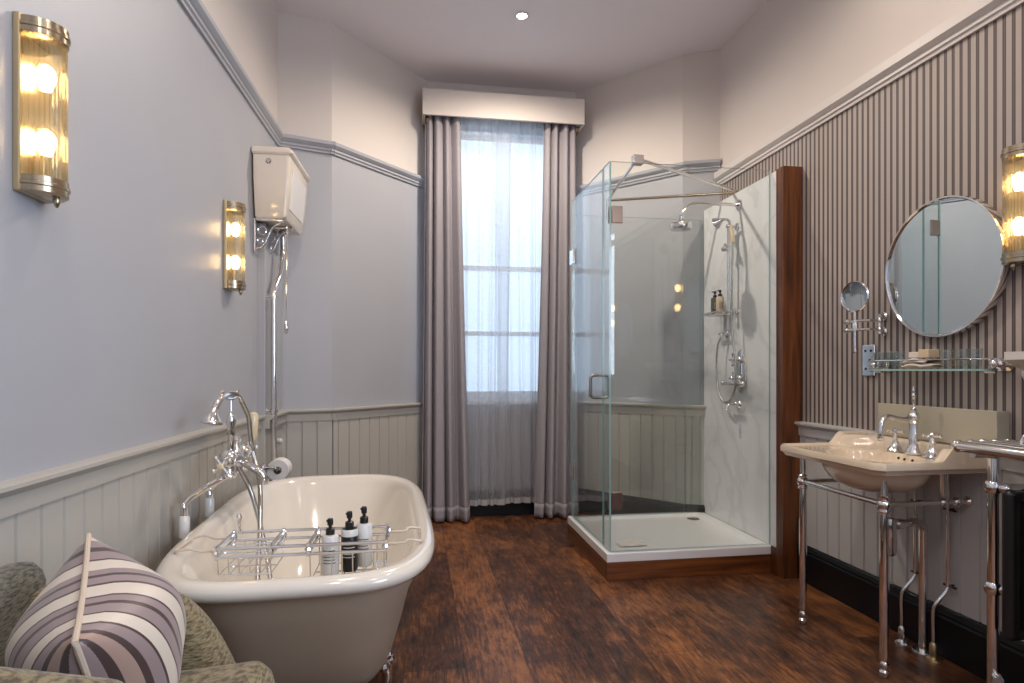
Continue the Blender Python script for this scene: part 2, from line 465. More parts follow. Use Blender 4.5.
for nm, p, q, zd, zp, mm in (('left', Hh, A, DADL, PICL, M['panel']), ('far_left', A, B, DADL, PICL, M['panel']), ('bay_left', B, Cc, DADL, PICL, M['panel']),
                         ('bay_right', D, Ee, DADL, PICL, M['panel']), ('far_right', Ee, F, DADL, PICL, M['panel']), ('right', G, F, DADR, PICR, M['panelR'])):
    dd = Vector((q[0] - p[0], q[1] - p[1])).normalized()
    if nm in ('far_left', 'bay_right'): q = tuple(Vector(q) + dd * .018)
    if nm in ('bay_left', 'far_right'): p = tuple(Vector(p) - dd * .018)
    dado('trim_%d' % k, p, q, zd, mm); k += 1
    picrail('trim_%d' % k, p, q, zp, M['mid'] if nm != 'right' else M['trimw'], .075 if nm != 'right' else .095); k += 1
    base('baseboard_' + nm, p, q, M['black'])
base('baseboard_window', Cc, D, M['black'])
base('baseboard_back', Hh, G, M['black'])

# ------------------------------------------------------------------ window
win = struct(bpy.data.objects.new('window_1', None)); COL.objects.link(win); win.location = (.70, 4.8, .93)
x0, x1 = Cc[0] + .17, Cc[0] + 1.07
mb = MB()
mb.box((x0, 4.80, .90), (x0 + .05, 4.92, 3.07)).box((x1 - .05, 4.80, .90), (x1, 4.92, 3.07)).box((x0, 4.80, 3.03), (x1, 4.92, 3.07)).box((x0, 4.80, .90), (x1, 4.92, .94))
mb.build('window_frame', M['winpaint'], win, smooth=False)
mb = MB(); mb.box((x0 - .05, 4.765, .875), (x1 + .05, 4.83, .91)); mb.build('window_sill', M['winpaint'], win, smooth=False, bevel=.005)
mb = MB()   # architrave
for (a, b) in (((x0 - .07, 4.775, .90), (x0 + .005, 4.80, 3.10)), ((x1 - .005, 4.775, .90), (x1 + .07, 4.80, 3.10)), ((x0 - .07, 4.775, 3.065), (x1 + .07, 4.80, 3.10))): mb.box(a, b)
mb.build('architrave', M['winpaint'], win, smooth=False, bevel=.004)
def sash(z0, z1, y, bars):
    mb = MB(); w = .04
    mb.box((x0 + .05, y, z0), (x0 + .05 + w, y + .035, z1)).box((x1 - .05 - w, y, z0), (x1 - .05, y + .035, z1))
    mb.box((x0 + .05, y, z0), (x1 - .05, y + .035, z0 + w)).box((x0 + .05, y, z1 - w), (x1 - .05, y + .035, z1))
    for b in bars: mb.box((x0 + .05, y, b - .018), (x1 - .05, y + .03, b + .018))
    s = mb.build('sash', M['winpaint'], win, smooth=False)
    mb = MB(); mb.box((x0 + .09, y + .014, z0 + .04), (x1 - .09, y + .02, z1 - .04)); mb.build('pane', M['pane'], s, smooth=False)
sash(1.93, 3.03, 4.875, []); sash(.94, 1.98, 4.835, [1.44])

# pelmet
pel = thing('pelmet', 'plain cream boxed pelmet across the top of the window', 'pelmet', (.67, 4.78, 3.04))
mb = MB(); mb.box((.055, 4.55, 3.04), (1.29, 4.57, 3.235)).box((.055, 4.57, 3.04), (.075, 4.79, 3.235)).box((1.27, 4.57, 3.04), (1.29, 4.79, 3.235)).box((.075, 4.57, 3.215), (1.27, 4.79, 3.235))
mb.build('pelmet_board', M['upper'], pel, smooth=False, bevel=.003)
for sx in (.085, 1.23):
    mb = MB(); mb.box((sx, 4.60, 3.0), (sx + .03, 4.78, 3.04)); mb.build('bracket', M['nickel'], pel, smooth=False)

# ------------------------------------------------------------------ curtains
def fold_sheet(xt, xb, zt, zb, y, amp, nf, ph, nu=140, nv=26, flare=1., sway=0., j=1):
    rnd = random.Random(j); fr = [rnd.uniform(.45, 1.9) for _ in range(nf + 2)]; tot = sum(fr[:nf])
    cum = [0]
    for q in fr[:nf]: cum.append(cum[-1] + q / tot)
    am = [rnd.uniform(.6, 1.15) for _ in range(nf + 1)]
    def f(u, v):
        i = 0
        while i < nf - 1 and u > cum[i + 1]: i += 1
        t = (u - cum[i]) / (cum[i + 1] - cum[i])
        w = math.sin(t * 2 * PI + ph) + .38 * math.sin(u * nf * 2 * PI * 1.62 + 1.3 * j + v * 1.1) * (.4 + .6 * v)
        A_ = amp * (am[i] * (1 - t) + am[i + 1] * t) * (.55 + .45 * v * flare + .1 * math.sin(v * 5 + i))
        xa = xt[0] + (xt[1] - xt[0]) * u; xbm = xb[0] + (xb[1] - xb[0]) * u
        e = v ** 1.3
        x = xa * (1 - e) + xbm * e + sway * math.sin(v * PI) * (u - .5) + .35 * A_ * math.cos(t * 2 * PI + ph) * .6
        return Vector((x, y + A_ * w, zt + (zb - zt) * v))
    return f
def curtain(label, xt, xb, j, nf, zb):
    c = thing('curtain', label, 'curtain', ((xb[0] + xb[1]) / 2, 4.63, zb), group=None)
    fn = fold_sheet(xt, xb, 3.13, zb, 4.625, .046, nf, .4, j=j)
    mb = MB(); mb.grid(fn, 150, 24); mb.build('drape', M['curt'], c, solid=.004, ang=80)
    mb = MB(); g = lambda u, v: fn(u, 1 - (.0 + .034) + .034 * v) + Vector((0, -.0035, 0)); mb.grid(g, 150, 3); mb.build('hem', M['curt'], c, solid=.003, ang=80)
    return c
curtain('floor-length grey lilac curtain hanging left of the bright window', (.075, .335), (.045, .405), 3, 4, .012)
curtain('floor-length grey lilac curtain hanging right of the bright window', (.985, 1.235), (.905, 1.255), 11, 4, .012)
def sheer(label, xt, xb, j, nf, y):
    c = thing('sheer_curtain', label, 'curtain', ((xb[0] + xb[1]) / 2, y, .11))
    fn = fold_sheet(xt, xb, 3.12, .15, y, .026, nf, 1.1, j=j, flare=.6)
    mb = MB(); mb.grid(fn, 150, 14); mb.build('voile', M['sheer'], c, ang=80)
    g = lambda u, v: (lambda p: Vector((p.x, p.y, .15 - .045 * v)))(fn(u, 1)); mb = MB(); mb.grid(g, 150, 2); mb.build('hem', M['hem'], c, ang=80)
sheer('left white voile panel hanging in front of the window', (.26, .74), (.28, .70), 21, 6, 4.685)
sheer('right white voile panel hanging in front of the window', (.60, 1.08), (.66, 1.05), 23, 6, 4.725)

# ------------------------------------------------------------------ shower enclosure
TZ = .15; SX0, SY0, SX1, SY1 = 1.033, 3.20, 2.01, 4.07
plinth = thing('shower_plinth', 'low red-brown wooden plinth carrying the shower tray', 'plinth', (SX0, SY0, 0))
mb = MB(); mb.box((SX0, SY0, 0), (2.01, SY0 + .02, .10)); mb.build('front_board', M['frameX'], plinth, smooth=False, bevel=.002)
mb = MB(); mb.box((SX0, SY0 + .02, 0), (SX0 + .02, SY1, .10)); mb.build('side_board', M['frameY'], plinth, smooth=False, bevel=.002)
tr = thing('shower_tray', 'white square shower tray on the wooden plinth', 'shower tray', (1.5, 3.6, .10))
mb = MB()
def ringr(i, z): return [Vector(p) for p in ((SX0 + i, SY0 + i, z), (SX1 - i, SY0 + i, z), (SX1 - i, SY1 - i, z), (SX0 + i, SY1 - i, z))]
R = mb.loft([ringr(0, .10), ringr(0, .146), ringr(.004, TZ), ringr(.055, TZ), ringr(.075, .132), ringr(.16, .126), ringr(.40, .122)], cap0=True, cap1=True)
mb.build('basin', M['tray'], tr, bevel=.003, ang=25)
mb = MB(); mb.lathe([(.055, 0), (.055, .004), (.045, .006), (.02, .0065)], (1.90, 3.95, .125)); mb.build('drain_cover', M['chrome_rough'], tr)
# marble board and wooden end frame
part = thing('shower_partition', 'tall pale marble-faced partition with a wooden end board', 'partition', (2.05, 3.6, 0))
mb = MB(); mb.box((2.01, 3.10, TZ), (2.024, 4.03, 2.272)); mb.build('marble_board', M['marble'], part, smooth=False)
mb = MB(); mb.box((2.024, 3.12, .0), (2.112, 4.03, 2.262)); mb.build('core', M['trimw'], part, smooth=False)
mb = MB(); mb.box((2.0, 3.08, 0), (2.113, 3.12, 2.275)); mb.box((2.0, 3.12, 0), (2.008, 3.198, .15)); mb.box((2.002, 3.12, .15), (2.0095, 3.15, 2.275)); mb.build('wooden_end_board', M['frame'], part, smooth=False, bevel=.002)

def pane(name, x0, x1, y0, y1, z0, z1, parent):
    mb = MB(); mb.box((x0, y0, z0), (x1, y1, z1))
    o = mb.build(name, [M['glass'], M['glassedge']], parent, smooth=False)
    dx, dy = x1 - x0, y1 - y0
    for p in o.data.polygons:
        n = p.normal
        big = abs(n.x) > .5 if dx < dy else abs(n.y) > .5
        if not big: p.material_index = 1
    return o
GZ0, GZ1 = TZ + .004, 2.295
enc = thing('glass_shower_enclosure', 'frameless clear glass shower screen with chrome fittings on the tray', 'shower screen', (1.06, 3.25, TZ))
pane('front_glass_panel', 1.062, 2.006, 3.218, 3.227, GZ0, GZ1, enc)
pane('corner_glass_strip', 1.052, 1.061, 3.218, 3.335, GZ0, GZ1, enc)
door = pane('glass_door', 1.052, 1.061, 3.343, 4.02, GZ0 + .008, GZ1, enc)
pane('rear_glass_panel', 1.052, 1.985, 4.032, 4.041, GZ0, GZ1 - .09, enc)
# handle (both faces of the door)
mb = MB()
hy = 3.41
for sgn, xs in ((-1, 1.052), (1, 1.061)):
    for (za, zb) in ((.99, 1.12),):
        pts = [(xs, hy, zb)] + [(xs + sgn * (.028 + .022 * math.sin(a)), hy, zb - .022 + .022 * math.cos(a)) for a in (0, .5, 1., PI / 2)] + \
              [(xs + sgn * (.028 + .022 * math.cos(a)), hy, za + .022 - .022 * math.sin(a)) for a in (0, .5, 1., PI / 2)] + [(xs, hy, za)]
        mb.tube(pts, .0095, 10)
mb.build('door_handle', M['handle'], door)
def hinge(x0, x1, y0, y1, z0, z1, m, name='hinge'):
    mb = MB(); mb.box((x0, y0, z0), (x1, y1, z1)); mb.build(name, m, enc, smooth=False, bevel=.003)
for z in (.385, 1.955):
    hinge(1.064, 1.125, 3.208, 3.217, z, z + .095, M['bronze'], 'glass_clamp')
    hinge(1.046, 1.068, 3.228, 3.232, z, z + .095, M['chrome'], 'clamp_back')
for z in (.42, 1.86):
    hinge(1.040, 1.051, 3.95, 4.045, z, z + .10, M['chrome'])
# top stay bars
mb = MB(); mb.tube([(1.31, 4.036, 2.315), (1.21, 3.223, 2.315)], .0095); mb.build('support_bar', M['chrome'], enc)
mb = MB(); mb.tube([(1.225, 3.223, 2.315), (2.112, 3.72, 2.315)], .0095); mb.build('support_bar', M['chrome'], enc)
mb = MB(); mb.tube([(1.31, 4.036, 2.315), (2.112, 3.72, 2.315)], .0095); mb.build('support_bar', M['nickel'], enc)
mb = MB(); mb.box((1.185, 3.20, 2.285), (1.245, 3.245, 2.335)); mb.build('bar_clamp', M['chrome_rough'], enc, smooth=False, bevel=.004)
mb = MB(); mb.box((1.298, 4.024, 2.18), (1.322, 4.049, 2.33)); mb.build('bar_clamp', M['chrome_rough'], enc, smooth=False, bevel=.004)

# shower fittings on the marble
W = 2.01
arm = thing('overhead_shower', 'chrome overhead shower rose on a long horizontal arm', 'shower head', (W, 3.555, 2.18))
mb = MB(); mb.lathe([(.035, 0), (.033, .008), (.02, .014), (.012, .03)], (W, 3.555, 2.185), (-1, 0, 0)); mb.build('wall_flange', M['chrome'], arm)
mb = MB(); mb.tube(smooth_path([(W - .01, 3.555, 2.185), (1.85, 3.555, 2.185), (1.72, 3.555, 2.18), (1.66, 3.555, 2.155), (1.625, 3.555, 2.09), (1.622, 3.555, 2.06)], 6), .0105); mb.build('shower_arm', M['chrome'], arm)
mb = MB(); mb.lathe([(.012, .06), (.02, .05), (.018, .035), (.04, .022), (.062, .012), (.066, 0), (.066, -.02), (.06, -.028), (.02, -.03)], (1.622, 3.555, 2.045)); mb.build('rose', M['chrome'], arm)
rs = thing('riser_shower', 'chrome riser rail shower with ivory-handled hand spray and hose', 'shower', (W, 3.58, 1.0))
mb = MB(); mb.tube([(1.95, 3.58, 2.07), (1.95, 3.58, 1.50)], .0095)
for z in (2.055, 1.52):
    mb.tube([(1.95, 3.58, z), (W, 3.58, z)], .009); mb.lathe([(.024, 0), (.022, .006), (.012, .012)], (W, 3.58, z), (-1, 0, 0)); mb.ball((1.95, 3.58, z), .017)
mb.build('riser_rail', M['chrome'], rs)
mb = MB(); mb.box((1.93, 3.56, 1.90), (1.972, 3.60, 1.935)); mb.tube([(1.95, 3.56, 1.92), (1.90, 3.54, 1.93)], .009); mb.ball((1.93, 3.60, 1.915), .017); mb.build('slider_bracket', M['chrome'], rs, bevel=.003)
mb = MB(); mb.lathe([(.009, 0), (.014, .02), (.015, .08), (.010, .12)], (1.93, 3.49, 1.93), (.0, .25, 1)); mb.build('spray_grip', M['ivory'], rs)
mb = MB(); mb.tube(smooth_path([(1.93, 3.52, 2.045), (1.93, 3.535, 2.075), (1.922, 3.565, 2.095), (1.912, 3.595, 2.098)], 5), .009)
mb.lathe([(.01, 0), (.018, .02), (.036, .045), (.04, .055), (.03, .058)], (1.917, 3.585, 2.10), (-.45, .75, -.35)); mb.build('hand_spray', M['chrome'], rs)
mb = MB(); mb.tube(smooth_path([(1.965, 3.70, 1.37), (1.95, 3.72, 1.30), (1.95, 3.735, 1.16), (1.95, 3.71, 1.02), (1.95, 3.64, .945), (1.95, 3.56, .96), (1.95, 3.50, 1.04), (1.945, 3.49, 1.2), (1.94, 3.52, 1.45), (1.93, 3.50, 1.75), (1.93, 3.49, 1.93)], 8), .0065); mb.build('shower_hose', M['hosem'], rs)
mb = MB(); mb.lathe([(.026, 0), (.024, .008), (.012, .014), (.012, .035)], (W, 3.70, 1.385), (-1, 0, 0)); mb.tube([(1.968, 3.70, 1.385), (1.965, 3.70, 1.36)], .010); mb.tube([(1.972, 3.66, 1.385), (1.972, 3.74, 1.385)], .008); mb.build('hose_outlet', M['chrome'], rs)
vm = thing('shower_valve', 'chrome thermostatic valve with cross handles on an oval plate', 'valve', (W, 3.53, 1.12))
mb = MB(); rings = []
for off, sc in ((0, 1), (.008, 1), (.013, .9)):
    rings.append([Vector((W - off, 3.53 + .062 * sc * math.cos(t), 1.14 + .135 * sc * math.sin(t))) for t in [2 * PI * i / 28 for i in range(28)]])
mb.loft(rings, cap0=True, cap1=True); mb.build('oval_plate', M['chrome'], vm)
for z in (1.215, 1.10):
    mb = MB(); mb.lathe([(.026, 0), (.022, .02), (.012, .03), (.012, .055)], (W - .012, 3.53, z), (-1, 0, 0))
    for a in range(4):
        t = a * PI / 2; c = Vector((W - .06, 3.53, z)); e = c + Vector((0, math.cos(t), math.sin(t))) * .034; mb.tube([c, e], .0055, 8); mb.ball(e, .009, n=8)
    mb.ball((W - .064, 3.53, z), .011, n=10); mb.build('cross_handle', M['chrome'], vm)
mb = MB(); mb.tube([(W - .05, 3.44, 1.065), (W - .05, 3.66, 1.065)], .012); mb.tube([(W - .012, 3.48, 1.065), (W - .05, 3.48, 1.065)], .01); mb.tube([(W - .012, 3.61, 1.065), (W - .05, 3.61, 1.065)], .01)
mb.ball((W - .05, 3.44, 1.065), .019); mb.ball((W - .05, 3.66, 1.065), .019); mb.build('valve_body', M['chrome'], vm)
lt = thing('shower_foot_tap', 'small chrome tap low on the marble below the hose loop', 'tap', (W, 3.56, .93))
mb = MB(); mb.lathe([(.026, 0), (.022, .01), (.013, .016), (.013, .055)], (W, 3.56, .935), (-1, 0, 0)); mb.tube(smooth_path([(W - .05, 3.56, .935), (W - .075, 3.56, .93), (W - .085, 3.56, .90)], 4), .011); mb.build('spout', M['chrome'], lt)
mb = MB(); mb.tube([(W - .05, 3.50, .94), (W - .05, 3.62, .94)], .008); mb.ball((W - .05, 3.50, .94), .014); mb.ball((W - .05, 3.62, .94), .014); mb.build('handle', M['chrome'], lt)
ss = thing('shower_shelf', 'small chrome wire shelf on the marble shower wall', 'shelf', (W, 3.70, 1.51))
mb = MB()
mb.tube([(W, 3.61, 1.52), (1.885, 3.61, 1.52), (1.885, 3.79, 1.52), (W, 3.79, 1.52)], .0045)
for i in range(8): mb.tube([(1.888, 3.625 + i * .0215, 1.508), (1.998, 3.625 + i * .0215, 1.508)], .0025, 6)
mb.tube([(W, 3.61, 1.508), (1.885, 3.61, 1.508), (1.885, 3.79, 1.508), (W, 3.79, 1.508)], .0035); mb.build('wire_rack', M['chrome'], ss)
for yy in (3.64, 3.76):
    mb = MB(); mb.lathe([(.018, 0), (.014, .01)], (W, yy, 1.525), (-1, 0, 0)); mb.build('wall_mount', M['chrome'], ss)
def bottle(name, label, loc, h, r, body, cap, lab, group, rz=0., nozzle=1.):
    t = thing(name, label, 'bottle', loc, rz, group)
    bh = h * .72
    mb = MB(); mb.lathe([(r * .9, 0), (r, .006), (r, bh * .94), (r * .86, bh * .985), (r * .45, bh), (r * .45, bh + .006)], (0, 0, 0)); mb.build('bottle_body', body, t, local=True)
    mb = MB(); mb.lathe([(r * .52, bh + .001), (r * .52, bh + h * .10), (r * .36, bh + h * .115), (r * .2, bh + h * .12), (r * .2, bh + h * .2)], (0, 0, 0), n=16)
    mb.lathe([(r * .34, bh + h * .17), (r * .36, bh + h * .24), (r * .3, bh + h * .28)], (0, 0, 0), n=16)
    mb.tube([(0, 0, bh + h * .25), (-r * .95 * nozzle, -r * .3 * nozzle, bh + h * (.25 - .015 * nozzle))], r * .14, 8); mb.build('pump_cap', cap, t, local=True)
    mb = MB()
    for i in range(5):      # lines of print round the front
        z = bh * (.34 + .075 * i); a0, a1 = -2.35 + .1 * (i % 2), -.8 - .12 * (i % 3)
        V0 = [mb.bm.verts.new(((r + .0006) * math.cos(a), (r + .0006) * math.sin(a), z)) for a in [a0 + (a1 - a0) * q / 8 for q in range(9)]]
        V1 = [mb.bm.verts.new((v.co.x, v.co.y, z + bh * .022)) for v in V0]
        for q in range(8): mb._face([V0[q], V0[q + 1], V1[q + 1], V1[q]])
    mb.build('printed_lines', lab, t, local=True)
    return t
bottle('pump_bottle', 'dark olive pump bottle standing on the wire shelf in the shower', (1.94, 3.735, 1.511), .155, .026, M['darkliq'], M['blackp'], M['lightprint'], 'pump bottles on the shower shelf')
bottle('pump_bottle', 'pale beige pump bottle standing on the wire shelf in the shower', (1.94, 3.668, 1.511), .155, .026, M['tanliq'], M['blackp'], M['label'], 'pump bottles on the shower shelf')
# crumpled cloth on the tray
mb = MB()
def fc(u, v):
    x = (u - .5) * .17; y = (v - .5) * .09; e = min(u, 1 - u, v, 1 - v) * 4; e = min(e, 1)
    return Vector((1.25 + x, 3.42 + y + .02 * x, .132 + e * (.012 + .008 * math.sin(u * 11 + v * 4) + .006 * math.sin(v * 13 - u * 5))))
mb.grid(fc, 24, 14); o = mb.build('folded_cloth', M['towel'], None, solid=.006, subsurf=1); tag(o, 'small crumpled white cloth lying on the shower tray', 'cloth')

# ------------------------------------------------------------------ wall sconces
def make_sconce(label, loc, rz):
    """local frame: x out from the wall, y along it, z up; origin at plate foot"""
    t = thing('wall_sconce', label, 'wall lamp', loc, rz, 'ribbed glass wall sconces')
    mb = MB(); mb.box((0, -.062, 0), (.016, .062, .41)); mb.build('backplate', M['brass'], t, local=True, smooth=False, bevel=.003)
    def half(z0, z1, r, extra=()):
        mb = MB(); n = 18
        def ring(rr, z): return [Vector((.016, -rr, z))] + [Vector((.018 + rr * 1.08 * math.sin(a), -rr * math.cos(a), z)) for a in [PI * i / n for i in range(n + 1)]] + [Vector((.016, rr, z))]
        mb.loft([ring(r * .9, z0 - .004 if z1 > z0 else z0), ring(r, z0), ring(r, z0 + (z1 - z0) * .35), ring(r * 1.05, z0 + (z1 - z0) * .4), ring(r * 1.05, z0 + (z1 - z0) * .6), ring(r, z0 + (z1 - z0) * .65), ring(r, z1), ring(r * .9, z1)], cap0=True, cap1=True)
        return mb
    m1 = half(.004, .04, .058); m1.lathe([(.006, -.002), (.009, -.012), (.005, -.022), (.002, -.028)], (.06, 0, .004), n=10); m1.build('bottom_cap', M['nickel'], t, local=True, ang=50)
    half(.37, .406, .058).build('top_cap', M['nickel'], t, local=True, ang=50)
    n = 17; me = None
    for i in range(n):
        a = PI * (i + .5) / n; p = (.018 + .055 * math.sin(a), -.052 * math.cos(a), 0)
        if me is None:
            mb = MB(); mb.tube([(0, 0, .036), (0, 0, .374)], .0054, 8); o = mb.build('glass_rod', M['rod'], t, local=True); me = o.data; o.location = p
        else:
            o = bpy.data.objects.new('glass_rod', me); COL.objects.link(o); o.parent = t; o.location = p
    for z in (.13, .285):
        mb = MB(); mb.lathe([(.012, -.028), (.014, -.02), (.019, -.008), (.022, .006), (.017, .022), (.006, .032)], (.036, 0, z), n=14); mb.build('bulb', M['bulb'], t, local=True)
    mb = MB(); mb.tube([(.03, 0, .045), (.03, 0, .10)], .008); mb.build('lamp_holder', M['brass'], t, local=True)
    return t
rl = -.025
sc1 = make_sconce('brass sconce with glass rods, nearest on the left wall', (LX(1.62), 1.62, 1.563), rl)
sc2 = dup(sc1, (LX(3.05), 3.05, 1.527), rl, 'brass sconce with glass rods, beside the high cistern')
sc3 = dup(sc1, (RX, 1.822, 1.52), PI, 'brass sconce with glass rods, right of the round mirror')

# ------------------------------------------------------------------ high level cistern and toilet
cy = 3.675
cis = thing('toilet_cistern', 'cream high-level toilet cistern mounted on the left wall', 'cistern', (LX(cy), cy, 1.97), rl)
def rect_ring(x0, x1, y, z, r=.02, n=5):
    pts = []
    for (cx_, cy_, a0) in ((x1 - r, y - r, 0), (x0 + .004, y - .004, PI / 2), (x0 + .004, -y + .004, PI), (x1 - r, -y + r, 1.5 * PI)):
        rr = r if cx_ > x0 + .05 else .004
        for i in range(n): 
            a = a0 + PI / 2 * i / (n - 1); pts.append(Vector((cx_ + rr * math.cos(a), cy_ + rr * math.sin(a), z)))
    return pts
mb = MB(); mb.loft([rect_ring(.015, .165, .20, 0), rect_ring(.012, .175, .212, .012), rect_ring(.01, .195, .238, .20), rect_ring(.01, .20, .245, .345)], cap0=True, cap1=True)
mb.build('tank', M['cistporc'], cis, local=True)
mb = MB(); mb.loft([rect_ring(.008, .205, .25, .335), rect_ring(.006, .215, .258, .345), rect_ring(.006, .215, .258, .36), rect_ring(.008, .20, .248, .375), rect_ring(.02, .17, .22, .383)], cap0=True, cap1=True)
mb.build('lid', M['cistporc'], cis, local=True)
mb = MB(); mb.box((.189, -.17, .06), (.194, .17, .28), Matrix.Rotation(.09, 3, 'Y')); mb.build('front_panel_moulding', M['whiteporc'], cis, local=True, smooth=False, bevel=.002)
mb = MB(); mb.lathe([(.014, 0), (.014, .004), (.010, .008)], (.09, -.243, .30), (0, -1, 0), n=14); mb.build('side_plug', M['chrome_rough'], cis, local=True)
for yy in (-.20, -.02):
    mb = MB()
    mb.tube([(.0, yy, -.005), (.16, yy, -.008)], .008); mb.tube([(.006, yy, -.005), (.006, yy, -.17)], .008)
    mb.tube(smooth_path([(.008, yy, -.165), (.05, yy, -.15), (.075, yy, -.10), (.10, yy, -.05), (.15, yy, -.015)], 5), .006)
    mb.tube([(.045 + .022 * math.cos(a), yy, -.065 + .022 * math.sin(a)) for a in [2 * PI * i / 12 for i in range(12)]], .0045, 6, closed=True)
    mb.tube([(.035 + .014 * math.cos(a), yy, -.12 + .014 * math.sin(a)) for a in [2 * PI * i / 10 for i in range(10)]], .004, 6, closed=True)
    mb.ball((.16, yy, -.012), .012, n=8); mb.ball((.006, yy, -.178), .012, n=8); mb.build('scroll_bracket', M['chrome'], cis, local=True)
mb = MB(); mb.tube([(.10, .05, -.002), (.10, .05, -.045)], .022); mb.lathe([(.028, 0), (.028, .016)], (.10, .05, -.03)); mb.build('outlet_nut', M['chrome'], cis, local=True)
mb = MB(); mb.tube([(.12, .05, -.028), (.16, -.13, -.028)], .006); 
for i in range(40): mb.ball((.16, -.13 - .0005 * i, -.04 - i * .0125), .0038, (1, 1, 1.5), n=6)
mb.build('pull_chain', M['chrome'], cis, local=True)
mb = MB(); mb.lathe([(.004, .0), (.010, -.01), (.013, -.045), (.008, -.07), (.003, -.075)], (.16, -.15, -.545), n=12); mb.build('pull_handle', M['chrome'], cis, local=True)

fp = thing('flush_pipe', 'tall chrome flush pipe dropping from the high cistern', 'pipe', (LX(3.6) + .07, 3.6, .40))
mb = MB(); mb.tube(smooth_path([(-.762, 3.73, 1.93), (-.762, 3.73, 1.84), (-.770, 3.68, 1.70), (-.782, 3.60, 1.60), (-.782, 3.59, 1.52), (-.782, 3.59, 1.2), (-.782, 3.59, .8), (-.782, 3.59, .02)], 5), .0165, 14); mb.build('pipe', M['chrome'], fp)
for z in (.92, 1.56):
    mb = MB(); mb.tube([(-.782, 3.59, z), (LX(3.59) + .03, 3.59, z)], .006); mb.lathe([(.022, -.008), (.022, .008)], (-.782, 3.59, z)); mb.lathe([(.02, 0), (.02, .005)], (LX(3.59) + .037, 3.59, z), (1, 0, 0)); mb.build('pipe_clip', M['chrome'], fp)
# boxed pipe duct in the corner under the cistern
mb = MB(); Y_a, Y_b = 3.55, 4.0; DT = .03
mb.mi = 0; mb.box((LX(Y_a) - .02, Y_a, .90), (LX(Y_b) + DT, Y_b, 1.962)); mb.mi = 1; mb.box((LX(Y_a) - .02, Y_a, 0), (LX(Y_b) + DT, Y_b, .90))
struct(mb.build('trim_15', [M['mid'], M['panel']], smooth=False, bevel=.003))
dado('trim_16', (LX(Y_b) + DT, Y_a), (LX(Y_b) + DT, Y_b), DADL, M['panel'])
swp = thing('switch_plate', 'small bluish chrome plate with a white knob on the boxed pipe duct', 'switch', (LX(4.) + DT, 3.80, .71))
mb = MB(); mb.box((LX(4.) + DT, 3.73, .64), (LX(4.) + DT + .012, 3.88, .79)); mb.build('plate', M['chrome'], swp, smooth=False, bevel=.003)
mb = MB(); mb.lathe([(.016, 0), (.018, .012), (.010, .022)], (LX(4.) + DT + .012, 3.83, .725), (1, 0, 0), n=16); mb.build('knob', M['white'], swp)
# paper roll on a holder
rh = thing('toilet_roll_holder', 'chrome toilet roll holder fixed to the left wall beyond the bath', 'toilet roll holder', (-.822, 3.60, .592), 0)
mb = MB(); mb.lathe([(.026, 0), (.024, .006), (.012, .012), (.009, .03)], (0, -.075, .02), (1, 0, 0)); mb.tube(smooth_path([(.02, -.075, .02), (.05, -.078, .02), (.066, -.07, .012), (.068, -.06, 0)], 4) + [Vector((.068, .075, 0))], .006); mb.ball((.068, .078, 0), .01, n=10); mb.ball((.062, -.078, .018), .011, n=10)
mb.build('arm', M['chrome'], rh, local=True)
rr = thing('toilet_roll', 'white toilet roll on the chrome holder behind the tub', 'toilet roll', (-.754, 3.60, .592), 0)
mb = MB(); n = 30
def rg(r, y): return [Vector((r * math.cos(t), y, r * math.sin(t))) for t in [2 * PI * i / n for i in range(n)]]
mb.loft([rg(.02, -.05), rg(.058, -.05), rg(.060, -.048), rg(.060, .048), rg(.058, .05), rg(.02, .05), rg(.02, -.05)]); mb.build('paper', M['paper'], rr, local=True)
mb = MB(); mb.loft([rg(.0215, -.051), rg(.0215, .051), rg(.018, .051), rg(.018, -.051), rg(.0215, -.051)]); mb.build('cardboard_core', M['label'], rr, local=True)

# ------------------------------------------------------------------ bath
BR = math.radians(2.6); BCx, BCy = -.365, 2.487
bath = thing('roll_top_bath', 'freestanding roll-top bath, ivory inside and taupe outside', 'bath', (BCx, BCy, 0), BR)
def bring(da, db, z, n=96, e=4.1, shift=0.):
    a = .42 - da; b = .845 - db; pts = []
    for i in range(n):
        t = 2 * PI * i / n; c, s_ = math.cos(t), math.sin(t)
        ee = e - .7 * max(0, s_)
        pts.append(Vector((a * math.copysign(abs(c) ** (2 / ee), c), shift + b * math.copysign(abs(s_) ** (2 / ee), s_), z)))
    return pts
mb = MB(); mb.loft([bring(.19, .38, .13), bring(.165, .31, .145), bring(.14, .25, .20), bring(.11, .17, .32), bring(.08, .10, .45), bring(.056, .072, .50), bring(.046, .055, .55)], cap0=True, cap1=False)
mb.build('outer_shell', M['taupe'], bath, local=True, ang=60)
mb = MB(); mb.loft([bring(.050, .06, .548), bring(.035, .042, .546), bring(.012, .014, .553), bring(.001, .001, .569), bring(.003, .003, .584), bring(.014, .015, .596), bring(.03, .032, .601), bring(.05, .053, .598), bring(.064, .069, .588),
                    bring(.075, .085, .565), bring(.095, .13, .50), bring(.14, .22, .38), bring(.18, .33, .28), bring(.21, .43, .20), bring(.26, .52, .175), bring(.33, .62, .168)], cap1=True)
mb.build('tub', M['tub'], bath, local=True, ang=70)
